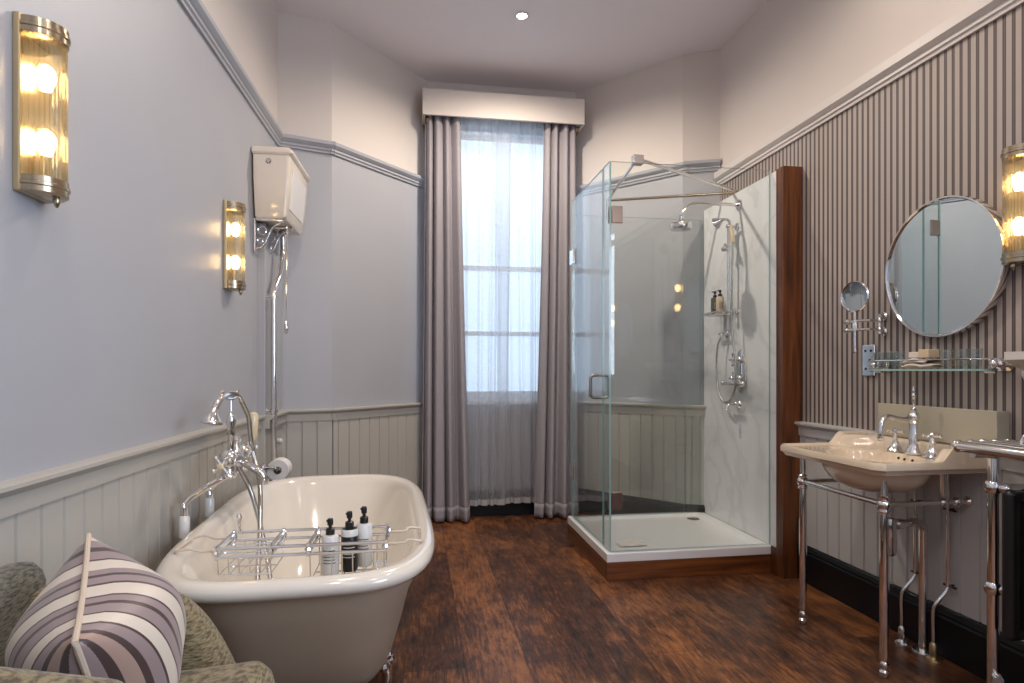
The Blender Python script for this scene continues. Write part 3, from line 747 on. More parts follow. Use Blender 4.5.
for (sx, sy) in ((1, -1), (-1, -1), (1, 1), (-1, 1)):
    mb = MB(); px, py = sx * .205, sy * .39
    o_ = Vector((sx, sy * .35, 0)).normalized()
    c0 = Vector((px, py, 0))
    pts = [c0 + Vector((0, 0, .20)) - o_ * .01, c0 + o_ * .045 + Vector((0, 0, .155)), c0 + o_ * .05 + Vector((0, 0, .10)), c0 + o_ * .02 + Vector((0, 0, .055)), c0 + o_ * .045 + Vector((0, 0, .02))]
    sp = smooth_path(pts, 5); rad = [.03 - .014 * math.sin(PI * i / (len(sp) - 1)) + (.006 if i > len(sp) - 4 else 0) for i in range(len(sp))]
    mb.tube(sp, rad, 12); mb.ball(c0 + o_ * .05 + Vector((0, 0, .022)), .03, (1, 1, .72))
    q = Vector((-o_.y, o_.x, 0))
    for k_ in (-1, 0, 1): mb.ball(c0 + o_ * .068 + q * k_ * .02 + Vector((0, 0, .013)), .0125, n=8)
    for k_ in (-1, 1): mb.ball(c0 + o_ * .05 + q * k_ * .03 + Vector((0, 0, .165)), .018, n=8)
    mb.ball(c0 + o_ * .052 + Vector((0, 0, .195)), .02, n=8)
    mb.build('claw_foot', M['chrome'], bath, local=True)
mb = MB(); mb.lathe([(.03, 0), (.03, .004), (.01, .006)], (0, -.1, .168)); mb.build('waste', M['chrome'], bath, local=True)

# bath rack
rk = thing('bath_rack', 'chrome wire bath rack spanning the roll-top bath', 'bath rack', (-.33, 2.02, .60))
y0r, y1r = 1.925, 2.115
mb = MB()
for yy in (y0r, y1r):
    for z in (.618, .592): mb.tube([(-.585, yy, z), (-.085, yy, z)], .0052, 8)
    for x in (-.585, -.43, -.32, -.09): mb.tube([(x, yy, .625), (x, yy, .585)], .0055, 8); mb.ball((x, yy, .605), .011, n=8)
for x in (-.585, -.43, -.32, -.09):
    for z in (.618, .592): mb.tube([(x, y0r, z), (x, y1r, z)], .0052, 8)
mb.build('frame', M['chrome'], rk)
mb = MB()
for yy in (1.975, 2.02, 2.065): mb.tube([(-.585, yy, .592), (-.42, yy, .592)], .0026, 6)
def basket(xa, xb, zb, stp=.033):
    n_ = max(2, round((xb - xa) / stp))
    for i in range(n_ + 1):
        x = xa + (xb - xa) * i / n_
        mb.tube([(x, y0r, .592), (x, y0r + .012, zb), (x, y1r - .012, zb), (x, y1r, .592)], .0022, 6)
    for yy in (y0r + .012, (y0r + y1r) / 2, y1r - .012): mb.tube([(xa, yy, zb), (xb, yy, zb)], .0026, 6)
basket(-.58, -.43, .535)
mb.build('wire_basket', M['chrome'], rk)
mb = MB(); basket(-.315, -.095, .505); mb.build('wire_basket', M['chrome'], rk)
for sx, xa, xb in ((-1, -.585, -.703), (1, -.085, .015)):
    mb = MB(); e = sx * .035
    mb.tube(smooth_path([(xa, y0r + .03, .604), (xa + sx * .05, y0r + .028, .606), (xb - e, y0r + .03, .613), (xb, y0r + .03, .609), (xb + sx * .006, y0r + .05, .607), (xb + sx * .006, y1r - .03, .607), (xb, y1r - .01, .609), (xb - e, y1r - .01, .613), (xa + sx * .05, y1r - .02, .606), (xa, y1r - .02, .604)], 5), .0042, 8)
    mb.build('extending_arm', M['beigewire'], rk)
mb = MB(); mb.tube([(-.565, 2.10, .62), (-.565, 2.10, .665)], .005, 8); mb.lathe([(.007, 0), (.010, .012), (.004, .024)], (-.565, 2.10, .66), n=10); mb.build('book_rest_peg', M['chrome'], rk)
bottle('pump_bottle', 'leftmost white pump bottle with black cap standing in the bath rack', (-.262, 1.975, .507), .178, .0265, M['white'], M['blackp'], M['label'], 'pump bottles in the bath rack', nozzle=.45)
bt = bottle('pump_bottle', 'black-bodied pump bottle between two white ones in the bath rack', (-.208, 2.02, .507), .188, .0265, M['blackp'], M['blackp'], M['lightprint'], 'pump bottles in the bath rack', nozzle=.45)
mb = MB(); mb.lathe([(.0240, .1335), (.0268, .1275), (.0269, .112)], (0, 0, 0), cap=False); mb.build('white_shoulder_band', M['white'], bt, local=True)
bottle('pump_bottle', 'rightmost white pump bottle with black cap standing in the bath rack', (-.166, 2.065, .507), .192, .0265, M['white'], M['blackp'], M['label'], 'pump bottles in the bath rack', nozzle=.45)

# bath mixer
bm_ = thing('bath_shower_mixer', 'chrome bath shower mixer on standpipes beside the bath, with ivory lever', 'bath tap', (-.812, 2.52, 0))
CH = M['chrome']
mb = MB()
for ya, yb in ((2.33, 2.46), (2.60, 2.66)):
    mb.tube(smooth_path([(-.812, ya, .0), (-.812, ya, .3), (-.812, ya, .62), (-.812, ya + .01, .675), (-.765, ya + (yb - ya) * .6, .715), (-.715, yb, .745), (-.70, yb, .785)], 5), .0125, 12)
    mb.lathe([(.03, 0), (.028, .012), (.014, .02)], (-.812, ya, .0), n=16)
mb.build('standpipes', CH, bm_)
mb = MB(); mb.lathe([(.018, 0), (.018, .068), (.015, .074), (.0125, .076)], (-.812, 2.33, .555), n=18); mb.build('standpipe_sleeve', M['whiteporc'], bm_)
mb = MB(); mb.lathe([(.018, 0), (.018, .068), (.015, .074), (.0125, .076)], (-.812, 2.60, .565), n=18); mb.build('standpipe_sleeve', M['whiteporc'], bm_)
mb = MB(); mb.tube([(-.70, 2.43, .80), (-.70, 2.70, .80)], .024, 14)
for yy in (2.46, 2.66): mb.lathe([(.026, -.06), (.033, -.052), (.024, -.034), (.024, 0), (.03, .012), (.034, .024), (.026, .038), (.012, .046)], (-.70, yy, .80), n=16)
mb.ball((-.70, 2.56, .80), .03); mb.lathe([(.022, 0), (.03, .01), (.022, .025), (.015, .05), (.02, .06), (.012, .075)], (-.70, 2.56, .815), n=16)
mb.build('mixer_body', CH, bm_)
for yy, sg in ((2.43, -1), (2.70, 1)):
    mb = MB(); mb.lathe([(.018, 0), (.022, .012), (.014, .03), (.012, .05)], (-.70, yy, .80), (0, sg, 0), n=14)
    c = Vector((-.70, yy + sg * .055, .80))
    for a in range(4):
        t = a * PI / 2 + .6; e = c + Vector((math.cos(t), 0, math.sin(t))) * .034; mb.tube([c, e], .0055, 8); mb.ball(e, .0095, n=8)
    mb.ball(c, .013, n=10); mb.build('cross_handle', CH, bm_)
    mb = MB(); mb.lathe([(.011, 0), (.011, .006), (.006, .009)], c + Vector((0, sg * .012, 0)), (0, sg, 0), n=12); mb.build('ivory_index', M['ivory'], bm_)
mb = MB(); mb.tube(smooth_path([(-.70, 2.56, .785), (-.665, 2.56, .778), (-.635, 2.54, .766), (-.605, 2.53, .750), (-.592, 2.53, .730), (-.59, 2.53, .712)], 5), [.016] * 26, 12)
mb.lathe([(.02, 0), (.02, .02)], (-.59, 2.53, .70), n=14); mb.build('spout', CH, bm_)
mb = MB(); mb.tube([(-.70, 2.64, .81), (-.688, 2.735, .85)], .008); mb.lathe([(.009, 0), (.016, .012), (.019, .025), (.021, .105), (.016, .12), (.006, .126)], (-.685, 2.745, .845), (.03, .05, 1), n=14); mb.build('diverter_lever', M['ivory'], bm_)
# cradle and handset
mb = MB(); mb.tube(smooth_path([(-.715, 2.43, 1.07), (-.71, 2.46, 1.045), (-.70, 2.49, 1.038), (-.695, 2.53, 1.045), (-.69, 2.55, 1.07)], 4), .006, 8); mb.build('cradle', CH, bm_)
mb = MB(); mb.lathe([(.012, -.055), (.012, 0), (.016, .01), (.011, .03), (.019, .055), (.014, .08), (.008, .09), (.005, .10), (.005, .15)], (-.70, 2.49, .895), n=14); mb.build('cradle_column', CH, bm_)
hs = MB(); hs.tube(smooth_path([(-.692, 2.60, 1.025), (-.694, 2.575, 1.045), (-.70, 2.52, 1.058), (-.705, 2.45, 1.056), (-.712, 2.39, 1.04), (-.718, 2.36, 1.01)], 5), [.009] * 8 + [.0125] * 18, 12)
hs.lathe([(.012, 0), (.015, -.012), (.02, -.026), (.033, -.043), (.037, -.050), (.037, -.057), (.025, -.061)], (-.718, 2.352, 1.012), (.12, .18, 1), n=22)
hs.build('telephone_handset', CH, bm_)
mb = MB(); mb.tube(smooth_path([(-.692, 2.598, 1.027), (-.688, 2.62, 1.005), (-.68, 2.665, .95), (-.675, 2.68, .86), (-.665, 2.69, .79), (-.62, 2.60, .68), (-.585, 2.45, .52), (-.565, 2.33, .36), (-.545, 2.28, .265), (-.53, 2.34, .25), (-.545, 2.45, .33), (-.60, 2.55, .50), (-.655, 2.60, .66), (-.70, 2.58, .77)], 8), .0095, 10)
mb.build('shower_hose', M['hosem'], bm_)

# ------------------------------------------------------------------ washstand
ws = thing('washbasin', 'cream washbasin with raised shaped back on a chrome stand', 'washbasin', (2.10, 2.19, 0))
bx = MB(); Y0, Y1 = 1.935, 2.55; XF, XW = 1.625, 2.11
CM = .035      # chamfered front corners
def sm(a, b, x):
    t = max(0, min(1, (x - a) / (b - a))); return t * t * (3 - 2 * t)
def xf(y):     # front edge at a given y
    d = min(y - Y0, Y1 - y)
    return XF + max(0, CM * .75 * (1 - d / CM)) + .0
def top_z(x, y):
    z = .81
    dy = min(y - Y0, Y1 - y)
    en = sm(.155, .04, dy); back = sm(2.03 - .15 * en, 2.062 - .12 * en, x)
    z += .052 * back
    # rim lip
    edge = min(x - xf(y), dy)
    z += .006 * sm(.03, .0, edge) - .004 * sm(.0, .05, edge)
    ex = ((x - 1.825) / .15) ** 2 + ((y - 2.20) / .205) ** 2
    if ex < 1: z -= .11 * (1 - ex) ** .55 * sm(1.0, .86, ex)
    return z
NU, NV = 72, 84
def gx(u, v):
    y = Y0 + (Y1 - Y0) * v; a = xf(y); x = a + (XW - a) * u; return x, y
V = [[None] * (NV + 1) for _ in range(NU + 1)]; VB = [[None] * (NV + 1) for _ in range(NU + 1)]
for i in range(NU + 1):
    for j_ in range(NV + 1):
        x, y = gx(i / NU, j_ / NV); V[i][j_] = bx.bm.verts.new((x, y, top_z(x, y)))
for i in range(NU):
    for j_ in range(NV): bx._face([V[i][j_], V[i + 1][j_], V[i + 1][j_ + 1], V[i][j_ + 1]])
# apron: under-lip all around
loop = [V[i][0] for i in range(NU + 1)] + [V[NU][j_] for j_ in range(1, NV + 1)] + [V[i][NV] for i in range(NU - 1, -1, -1)] + [V[0][j_] for j_ in range(NV - 1, 0, -1)]
prev = loop; cxm, cym = 1.86, 2.2325
for (ins, zz) in ((-.004, .806), (-.004, .79), (.006, .782), (.012, .770), (.03, .768)):
    cur = []
    for v0 in loop:
        x, y = v0.co.x, v0.co.y
        dx = (cxm - x) / .26; dyv = (cym - y) / .36; m_ = max(abs(dx), abs(dyv), 1e-6)
        xx = x + (ins if dx > .5 * m_ and x < 2.09 else (0 if x > 2.09 else ins * dx / m_)); yy = y + ins * dyv / m_
        cur.append(bx.bm.verts.new((min(xx, XW), yy, zz)))
    n_ = len(cur)
    for q in range(n_): bx._face([prev[q], prev[(q + 1) % n_], cur[(q + 1) % n_], cur[q]])
    prev = cur
bx._face(prev)
bx.build('basin_top', M['porc'], ws, ang=50)
mb = MB(); rings = []
for i in range(9):
    t = i / 8 * PI / 2; rings.append([Vector((1.825 + (.168 * math.cos(t) ** .8 if i < 8 else .02) * math.cos(a), 2.20 + (.222 * math.cos(t) ** .8 if i < 8 else .03) * math.sin(a), .775 - .112 * math.sin(t))) for a in [2 * PI * q / 40 for q in range(40)]])
mb.loft(rings, cap1=True); mb.build('bowl', M['porc'], ws)
for k_ in range(3):
    mb = MB(); mb.lathe([(.0055, 0), (.0055, .003)], (1.93 + .004 * abs(k_ - 1), 2.158 - .035 + k_ * .035, .792 + .001), (-.85, 0, .5), n=10); mb.build('overflow_hole', M['dark'], ws)
mb = MB(); mb.lathe([(.022, 0), (.022, .004), (.008, .006)], (1.825, 2.20, .70), n=18); mb.build('plug_hole', CH, ws)
# stand
st = thing('washstand_frame', 'chrome two-legged washstand frame under the cream basin', 'washstand', (1.738, 2.28, 0))
for yy in (2.04, 2.525):
    mb = MB(); mb.lathe([(.014, 0), (.018, .008), (.018, .02), (.011, .028), (.016, .036), (.016, .05), (.011, .058), (.0165, .075), (.0165, .45), (.0135, .62), (.0115, .64), (.012, .768)], (1.738, yy, 0), n=20)
    mb.ball((1.738, yy, .645), .026); mb.lathe([(.02, -.03), (.022, -.024), (.017, -.02)], (1.738, yy, .645), n=16); mb.lathe([(.017, .022), (.02, .028), (.014, .034)], (1.738, yy, .645), n=16)
    mb.build('leg', CH, st)
mb = MB(); mb.tube([(1.738, 2.04, .645), (1.738, 2.525, .645)], .0105); mb.build('front_rail', CH, st)
for yy in (2.04, 2.525):
    y2 = yy - .0
    mb = MB(); mb.tube([(1.738, yy, .645), (2.10, y2, .645)], .0105); mb.ball((2.05, y2, .645), .02); mb.lathe([(.02, 0), (.019, .006), (.012, .012)], (2.10, y2, .645), (-1, 0, 0)); 
    mb.lathe([(.009, .02), (.009, .10), (.013, .105), (.013, .122)], (1.99, y2, .645), n=14); mb.ball((1.99, y2, .645), .019)
    mb.build('side_rail', CH, st)
# waste trap & pipes
tp = thing('bottle_trap', 'chrome bottle trap and waste pipe beneath the cream basin', 'waste pipe', (1.865, 2.165, .45))
mb = MB(); mb.lathe([(.02, .165), (.02, .12), (.016, .115), (.016, .09), (.025, .085), (.027, .075), (.027, -.05), (.023, -.06), (.02, -.062)], (1.865, 2.165, .475), n=20); mb.build('trap_body', CH, tp)
mb = MB(); mb.tube(smooth_path([(1.88, 2.165, .535), (1.95, 2.17, .535), (2.01, 2.19, .535), (2.05, 2.20, .51), (2.055, 2.2025, .46), (2.055, 2.2025, .3), (2.055, 2.2025, .0)], 6), .0165, 14)
mb.lathe([(.022, -.012), (.022, .012)], (1.91, 2.165, .535), (1, 0, 0)); mb.lathe([(.04, 0), (.038, .006), (.02, .01)], (2.055, 2.2025, 0)); mb.build('waste_arm', CH, tp)
for yy, lab in ((2.285, 'thin chrome supply pipe behind the waste pipe, shower side'), (2.125, 'thin chrome supply pipe in front of the waste pipe, towel radiator side')):
    sp_ = thing('supply_pipe', lab, 'pipe', (2.04, yy, 0), group='supply pipes under the basin')
    mb = MB(); mb.tube(smooth_path([(2.03, yy, 0), (2.03, yy, .10), (2.03, yy, .20), (2.045, yy - .01, .24), (2.072, yy - .02, .285), (2.075, yy - .02, .35), (2.075, yy - .02, .768)], 5), .0075, 10); mb.build('pipe', CH, sp_)
    mb = MB(); mb.lathe([(.028, 0), (.026, .008), (.012, .014), (.015, .03), (.015, .06), (.010, .07)], (2.03, yy, 0), n=16); mb.build('floor_flange', M['brass'] if yy < 2.2 else CH, sp_)
    mb = MB()
    for z in (.30, .60): mb.tube([(2.075, yy - .055, z), (2.075, yy + .0, z)], .0045, 8); mb.tube([(2.075, yy - .02, z), (2.101, yy - .02, z)], .004, 8)
    mb.build('pipe_clip', M['blackp'], sp_)
# basin tap
bt_ = thing('basin_mixer_tap', 'tall chrome basin tap with swan spout and cross handles', 'tap', (2.0, 2.19, .81))
zb = .808
mb = MB(); mb.lathe([(.03, 0), (.032, .006), (.022, .03), (.018, .05), (.02, .06), (.016, .07), (.0155, .125), (.02, .13), (.016, .138)], (2.0, 2.19, zb), n=20); mb.ball((2.0, 2.19, zb + .152), .023)
mb.lathe([(.01, .17), (.014, .178), (.006, .186), (.003, .19), (.003, .225), (.008, .232), (.009, .24), (.004, .25), (.007, .26), (.002, .275)], (2.0, 2.19, zb), n=12); mb.build('tap_column', CH, bt_)
mb = MB(); mb.tube(smooth_path([(1.985, 2.19, zb + .148), (1.955, 2.185, zb + .14), (1.91, 2.18, zb + .147), (1.87, 2.175, zb + .155), (1.84, 2.17, zb + .14), (1.83, 2.168, zb + .10), (1.83, 2.168, zb + .075)], 5), [.012 - .00012 * i for i in range(31)], 12); mb.lathe([(.011, 0), (.013, .006), (.013, .018)], (1.83, 2.168, zb + .06), n=12); mb.build('swan_spout', CH, bt_)
for yy in (2.285, 2.10):
    mb = MB(); mb.lathe([(.034, 0), (.034, .005), (.024, .016), (.013, .035), (.010, .05), (.014, .058), (.009, .066), (.009, .08)], (2.0, yy, zb), n=18)
    for a in range(4):
        t = a * PI / 2 + .35; c = Vector((2.0, yy, zb + .083)); e = c + Vector((math.cos(t), math.sin(t), 0)) * .030; mb.tube([c, e], .005, 8); mb.ball(e, .008, n=8)
    mb.ball((2.0, yy, zb + .087), .011, n=10); mb.build('cross_handle', CH, bt_)
# splashback
sb = MB(); sb.box((2.058, 1.885, .863), (2.112, 2.455, 1.002)); o = sb.build('splashback', M['tile'], None, smooth=False, bevel=.002); tag(o, 'cream tiled splashback standing on the basin below the glass shelf', 'splashback')

# ------------------------------------------------------------------ mirror, magnifying mirror, shelf
mr = thing('round_mirror', 'large round mirror with polished chrome rim on the striped wall', 'mirror', (RX, 2.157, 1.563))
mb = MB(); mb.lathe([(.258, 0), (.280, .0), (.282, .03), (.279, .036), (.274, .036), (.270, .031), (.270, .0)], (RX - .001, 2.157, 1.563), (-1, 0, 0), n=72, cap=False); mb.build('rim', CH, mr)
mb = MB(); mb.lathe([(.271, .0), (.271, .027)], (RX - .001, 2.157, 1.563), (-1, 0, 0), n=72); mb.build('mirror_glass', M['mirror'], mr, smooth=False)
mg = thing('shaving_mirror', 'small round magnifying mirror on a chrome swing arm', 'mirror', (RX, 2.50, 1.36))
ax = Vector((-.966, -.26, .0)).normalized()
mc = Vector((2.0, 2.525, 1.487))
mb = MB(); mb.lathe([(.067, -.008), (.071, -.004), (.072, .004), (.067, .009), (.064, .007), (.064, -.006)], mc, ax, n=40, cap=False); mb.lathe([(.064, -.007), (.05, -.009), (.01, -.010)], mc, ax, n=40); mb.build('mirror_rim', CH, mg)
mb = MB(); mb.lathe([(.065, .0), (.065, .004)], mc, ax, n=40); mb.build('mirror_glass', M['mirror'], mg, smooth=False)
mb = MB(); mb.tube([mc - Vector((0, 0, .071)), mc - Vector((0, 0, .25))], .0055); mb.ball(mc - Vector((0, 0, .252)), .009, n=8); mb.lathe([(.012, -.02), (.014, 0), (.012, .02)], mc - Vector((0, 0, .135)), n=12); mb.build('stem', CH, mg)
mb = MB()
for z in (1.375, 1.335):
    mb.tube([(2.0, 2.565, z), (2.0, 2.525, z), (2.03, 2.47, z), (2.085, 2.475, z)], .006); mb.ball((2.0, 2.575, z), .013, (1, 1.8, 1), n=10); mb.ball((2.085, 2.475, z), .015, n=10)
mb.build('swing_arm', CH, mg)
mb = MB(); mb.tube([(2.085, 2.475, 1.39), (2.085, 2.475, 1.315)], .009)
for z in (1.395, 1.325): mb.lathe([(.02, 0), (.02, .008), (.012, .014), (.011, .03)], (RX - .001, 2.475, z), (-1, 0, 0), n=16)
mb.build('wall_mount', CH, mg)
# chrome socket plate
sk = thing('shaver_socket', 'bright chrome shaver socket plate left of the glass shelf', 'socket', (RX, 2.565, 1.19))
mb = MB(); mb.box((RX - .014, 2.527, 1.122), (RX, 2.605, 1.268)); mb.build('plate', CH, sk, smooth=False, bevel=.003)
mb = MB()
for dy, dz in ((-.018, .045), (.018, .045), (-.012, 0), (-.018, -.045), (.015, -.04)): mb.lathe([(.006, 0), (.006, .002)], (RX - .0139, 2.566 + dy, 1.195 + dz), (-1, 0, 0), n=10)
mb.build('pin_holes', M['dark'], sk)
# glass shelf
sh = thing('glass_shelf', 'clear glass shelf with chrome gallery rail below the round mirror', 'shelf', (RX, 2.17, 1.145))
mb = MB(); poly = [(RX - .002, 1.90), (RX - .002, 2.46)] + [(1.99 - .015 * math.sin(PI * t / 10) + .03 * (1 - math.sin(PI * t / 10)) ** 3, 2.46 - .56 * t / 10) for t in range(11)]
mb.prism(poly, 1.146, 1.154); o = mb.build('glass_plate', [M['thin'], M['glassedge']], sh, smooth=False)
for p in o.data.polygons:
    if abs(p.normal.z) < .5: p.material_index = 1
mb = MB(); mb.tube(smooth_path([(2.085, 1.895, 1.19), (2.03, 1.90, 1.19), (1.995, 1.93, 1.19), (1.985, 2.02, 1.19), (1.985, 2.34, 1.19), (1.995, 2.43, 1.19), (2.03, 2.46, 1.19), (2.085, 2.465, 1.19)], 5), .003, 8); mb.build('gallery_rail', CH, sh)
for yy in (1.89, 2.47):
    mb = MB(); mb.lathe([(.026, 0), (.026, .006), (.014, .014), (.013, .03), (.02, .038), (.02, .05), (.01, .058)], (RX - .001, yy, 1.172), (-1, 0, 0), n=18); mb.tube([(2.075, yy, 1.172), (2.075, yy, 1.146)], .008); mb.ball((2.05, yy, 1.172), .016); mb.tube([(2.06, yy, 1.143), (2.06, yy + (.04 if yy < 2 else -.04), 1.143)], .006); mb.build('shelf_bracket', CH, sh)
def tumbler(label, x, y, h=.075, r=.026):
    t = thing('drinking_glass', label, 'glass', (x, y, 1.1545), 0, 'tumblers on the glass shelf')
    mb = MB(); mb.lathe([(r * .78, 0), (r * .8, .003), (r, h), (r * .93, h), (r * .74, .008), (.002, .008)], (0, 0, 0), n=20); mb.build('glass_body', M['thin'], t, local=True); return t
for k_, (x, y, lab) in enumerate(((2.05, 2.43, 'small clear tumbler nearest the socket end of the glass shelf'), (2.06, 2.37, 'clear tumbler second from the socket end of the shelf'), (2.04, 2.315, 'clear tumbler just left of the folded cloths on the shelf'),
        (2.05, 2.085, 'clear tumbler just right of the folded cloths on the shelf'), (2.06, 2.025, 'clear tumbler second from the right bracket of the shelf'), (2.05, 1.965, 'clear tumbler nearest the right-hand shelf bracket'))):
    tumbler(lab, x, y)
mb = MB()
def fcl(k_):
    def f(u, v):
        e = min(1, min(u, 1 - u) * 6); a = 2 * PI * v
        return Vector((2.05 + .045 * math.cos(a) * (.6 + .4 * e), 2.13 + .15 * u + .004 * math.sin(a * 2), 1.167 + k_ * .018 + .0115 * math.sin(a) * e + .003 * math.sin(u * 9 + a)))
    return f
mb.grid(fcl(0), 20, 20); o = mb.build('face_cloth', M['towel'], None, merge=True); tag(o, 'folded white face cloth lying flat on the glass shelf', 'cloth', 'folded cloths on the glass shelf')
mb = MB(); mb.grid(lambda u, v: fcl(1)(u * .8 + .1, v), 20, 20); o = mb.build('face_cloth', M['towel'], None, merge=True); tag(o, 'folded white face cloth on top of the other cloth, under two cartons', 'cloth', 'folded cloths on the glass shelf')
mb = MB(); mb.box((2.03, 2.20, 1.2005), (2.07, 2.25, 1.224)); o = mb.build('soap_carton', M['towel'], None, smooth=False, bevel=.002); tag(o, 'small grey-cream carton on the folded cloths, mirror shelf, left', 'carton')
mb = MB(); mb.box((2.02, 2.14, 1.2005), (2.07, 2.19, 1.233)); o = mb.build('soap_carton', M['card'], None, smooth=False, bevel=.002); tag(o, 'taller tan carton on the folded cloths, mirror shelf, right', 'carton')
# moulded white ledge at the right edge
lg = MB(); lg.sweep([(0, 1.06), (.02, 1.06), (.03, 1.10), (.05, 1.13), (.05, 1.15), (.095, 1.17), (.12, 1.185), (.12, 1.212), (0, 1.212)], (RX - .001, 1.30), (RX - .001, 1.80), (-1, 0)); o = lg.build('moulded_ledge', M['trimw'], None, smooth=False); tag(o, 'white moulded wall ledge above the towel radiator', 'ledge')

# ------------------------------------------------------------------ towel radiator
tw = thing('towel_radiator', 'chrome towel radiator with black columns at the right edge', 'radiator', (1.95, 1.5, 0))
for yy in (1.781, 1.20):
    mb = MB(); mb.lathe([(.014, 0), (.022, .006), (.022, .02), (.016, .03), (.0175, .05), (.0175, .855)], (1.93, yy, .0), n=20)
    for z in (.413, .754): mb.lathe([(.021, -.02), (.026, -.012), (.026, .012), (.021, .02)], (1.93, yy, z), n=18)
    mb.build('post', CH, tw)
for z in (.413, .754):
    for yy, sg in ((1.781, -1), (1.20, 1)):
        mb = MB(); mb.tube([(1.93, yy, z), (1.95, yy + sg * .035, z)], .012); mb.ball((1.945, yy + sg * .03, z), .02); mb.lathe([(.017, 0), (.02, .006), (.02, .014), (.012, .02)], (1.935, yy, z), (-1, 0, 0), n=14)
        mb.tube([(1.93, yy, z), (2.10, yy, z)], .009); mb.build('connector', CH, tw)
mb = MB()
for x, z in ((1.85, .888), (1.90, .896), (1.95, .896), (2.0, .896), (2.05, .896)):
    mb.tube([(x, 1.83, z), (x, 1.16, z)], .0125 if x > 1.86 else .019, 12); mb.ball((x, 1.835, z), .016 if x > 1.86 else .022)
for yy in (1.781, 1.20): mb.tube([(1.85, yy, .866), (2.10, yy, .866)], .012); mb.ball((1.93, yy, .868), .024)
mb.build('towel_shelf_rails', CH, tw)
for k_ in range(6):
    yy = 1.72 - k_ * .088
    mb = MB()
    for xx in (1.93, 1.99): mb.lathe([(.01, .263), (.022, .275), (.022, .745), (.01, .757)], (xx, yy, 0), n=14)
    mb.box((1.925, yy - .019, .268), (1.995, yy + .019, .30)); mb.box((1.925, yy - .019, .72), (1.995, yy + .019, .752)); mb.build('radiator_column', M['rad'], tw, bevel=.004)
mb = MB(); mb.tube([(1.93, 1.781, .12), (1.90, 1.74, .12)], .012); mb.lathe([(.015, 0), (.017, .02), (.012, .03)], (1.93, 1.77, .12), (-.5, -.9, 0), n=14); mb.build('valve', CH, tw)
mb = MB(); mb.tube([(1.99, 1.70, .91), (1.99, 1.60, .91)], .012, 10)
mb.tube([(2.0 + .035 * math.cos(a), 1.715, .905 + .035 * math.sin(a)) for a in [PI * i / 10 for i in range(11)]], .006, 8); mb.build('rail_finial', CH, tw)

# ------------------------------------------------------------------ tub armchair and cushion
ch = thing('armchair', 'olive tweed tub armchair in the near left corner', 'armchair', (-.60, 1.20, 0))
def lofted_pad(x0_, x1_, y0_, y1_, z0_, z1_, r, m, name, slope=0.):
    mb = MB(); rings = []
    def rr_(ins, z):
        pts = []; rad = r
        for (cx_, cy_, a0) in ((x1_ - rad, y1_ - rad, 0), (x0_ + rad, y1_ - rad, PI / 2), (x0_ + rad, y0_ + rad, PI), (x1_ - rad, y0_ + rad, 1.5 * PI)):
            for i in range(6):
                a = a0 + PI / 2 * i / 5; x = cx_ + (rad - ins) * math.cos(a)
                pts.append(Vector((x, cy_ + (rad - ins) * math.sin(a), z - (slope * (x - x0_) / (x1_ - x0_) if z > (z0_ + z1_) / 2 else 0))))
        return pts
    for ins, z in ((r * .5, z0_), (r * .1, z0_ + r * .4), (0, z0_ + r), (0, z1_ - r), (r * .13, z1_ - r * .5), (r * .45, z1_ - r * .12), (r * .9, z1_)): rings.append(rr_(ins, z))
    mb.loft(rings, cap0=True, cap1=True); return mb.build(name, m, ch, ang=60)
# far arm: padded slab whose top sweeps down to the front
mb = MB(); n_ = 34; xs = [-.86 + (.86 - .405) * i / n_ for i in range(n_ + 1)]
def ztop(x):
    t = (x + .86) / .455
    return .675 - .015 * t - .21 * max(0, (t - .5) / .5) ** 2.8
rows = []
for yy, dz in ((1.42, None), (1.42, -.05), (1.426, -.025), (1.44, -.008), (1.46, 0), (1.49, 0), (1.51, -.008), (1.524, -.025), (1.53, -.05), (1.53, None)):
    rows.append([Vector((x, yy, .10 if dz is None else ztop(x) + dz)) for x in xs])
R_ = mb.loft(rows, closed=False)
for e in (0, -1): mb._face([r_[e] for r_ in R_])
mb._face([*R_[0]][::-1] + [*R_[-1]])
mb.build('armrest', M['tweed'], ch, ang=60)
lofted_pad(-.80, -.40, .90, 1.035, .10, .757, .055, M['tweed'], 'armrest', .08)
lofted_pad(-.905, -.805, .90, 1.53, .08, .73, .048, M['tweed2'], 'backrest')
lofted_pad(-.80, -.36, 1.04, 1.418, .10, .34, .04, M['tweed'], 'seat_base')
lofted_pad(-.80, -.295, 1.04, 1.418, .34, .495, .055, M['tweed'], 'seat_cushion', -.035)
for x, y in ((-.86, .95), (-.44, .95), (-.86, 1.47), (-.44, 1.47)):
    mb = MB(); mb.lathe([(.014, 0), (.02, .11)], (x, y, 0), n=12); mb.build('leg', M['frame'], ch)
# scatter cushion
cu = thing('scatter_cushion', 'striped lilac, cream and brown satin cushion on the tweed armchair', 'cushion', (-.603, 1.232, .52))
dv = Vector((-.36, .86, .26)).normalized(); uv = Vector((-.10, -.30, 1)).normalized(); nv = dv.cross(uv).normalized(); cc = Vector((-.572, 1.237, .632)); S_ = .160
def cush(u, v, sgn):
    s = 2 * u - 1; t = 2 * v - 1
    pin = 1 - .07 * (1 - abs(s) ** 2) * abs(t) - .0
    pin2 = 1 - .07 * (1 - abs(t) ** 2) * abs(s)
    th = .136 * ((1 - abs(s) ** 2.2) * (1 - abs(t) ** 2.4)) ** .58
    th *= 1 + .05 * math.sin(5 * s + 2 * t)
    return cc + dv * s * S_ * 1.06 * pin2 + uv * t * S_ * .92 * pin + nv * sgn * th
mb = MB(); n_ = 34
ly = mb.bm.verts.layers.float.new('stripe')
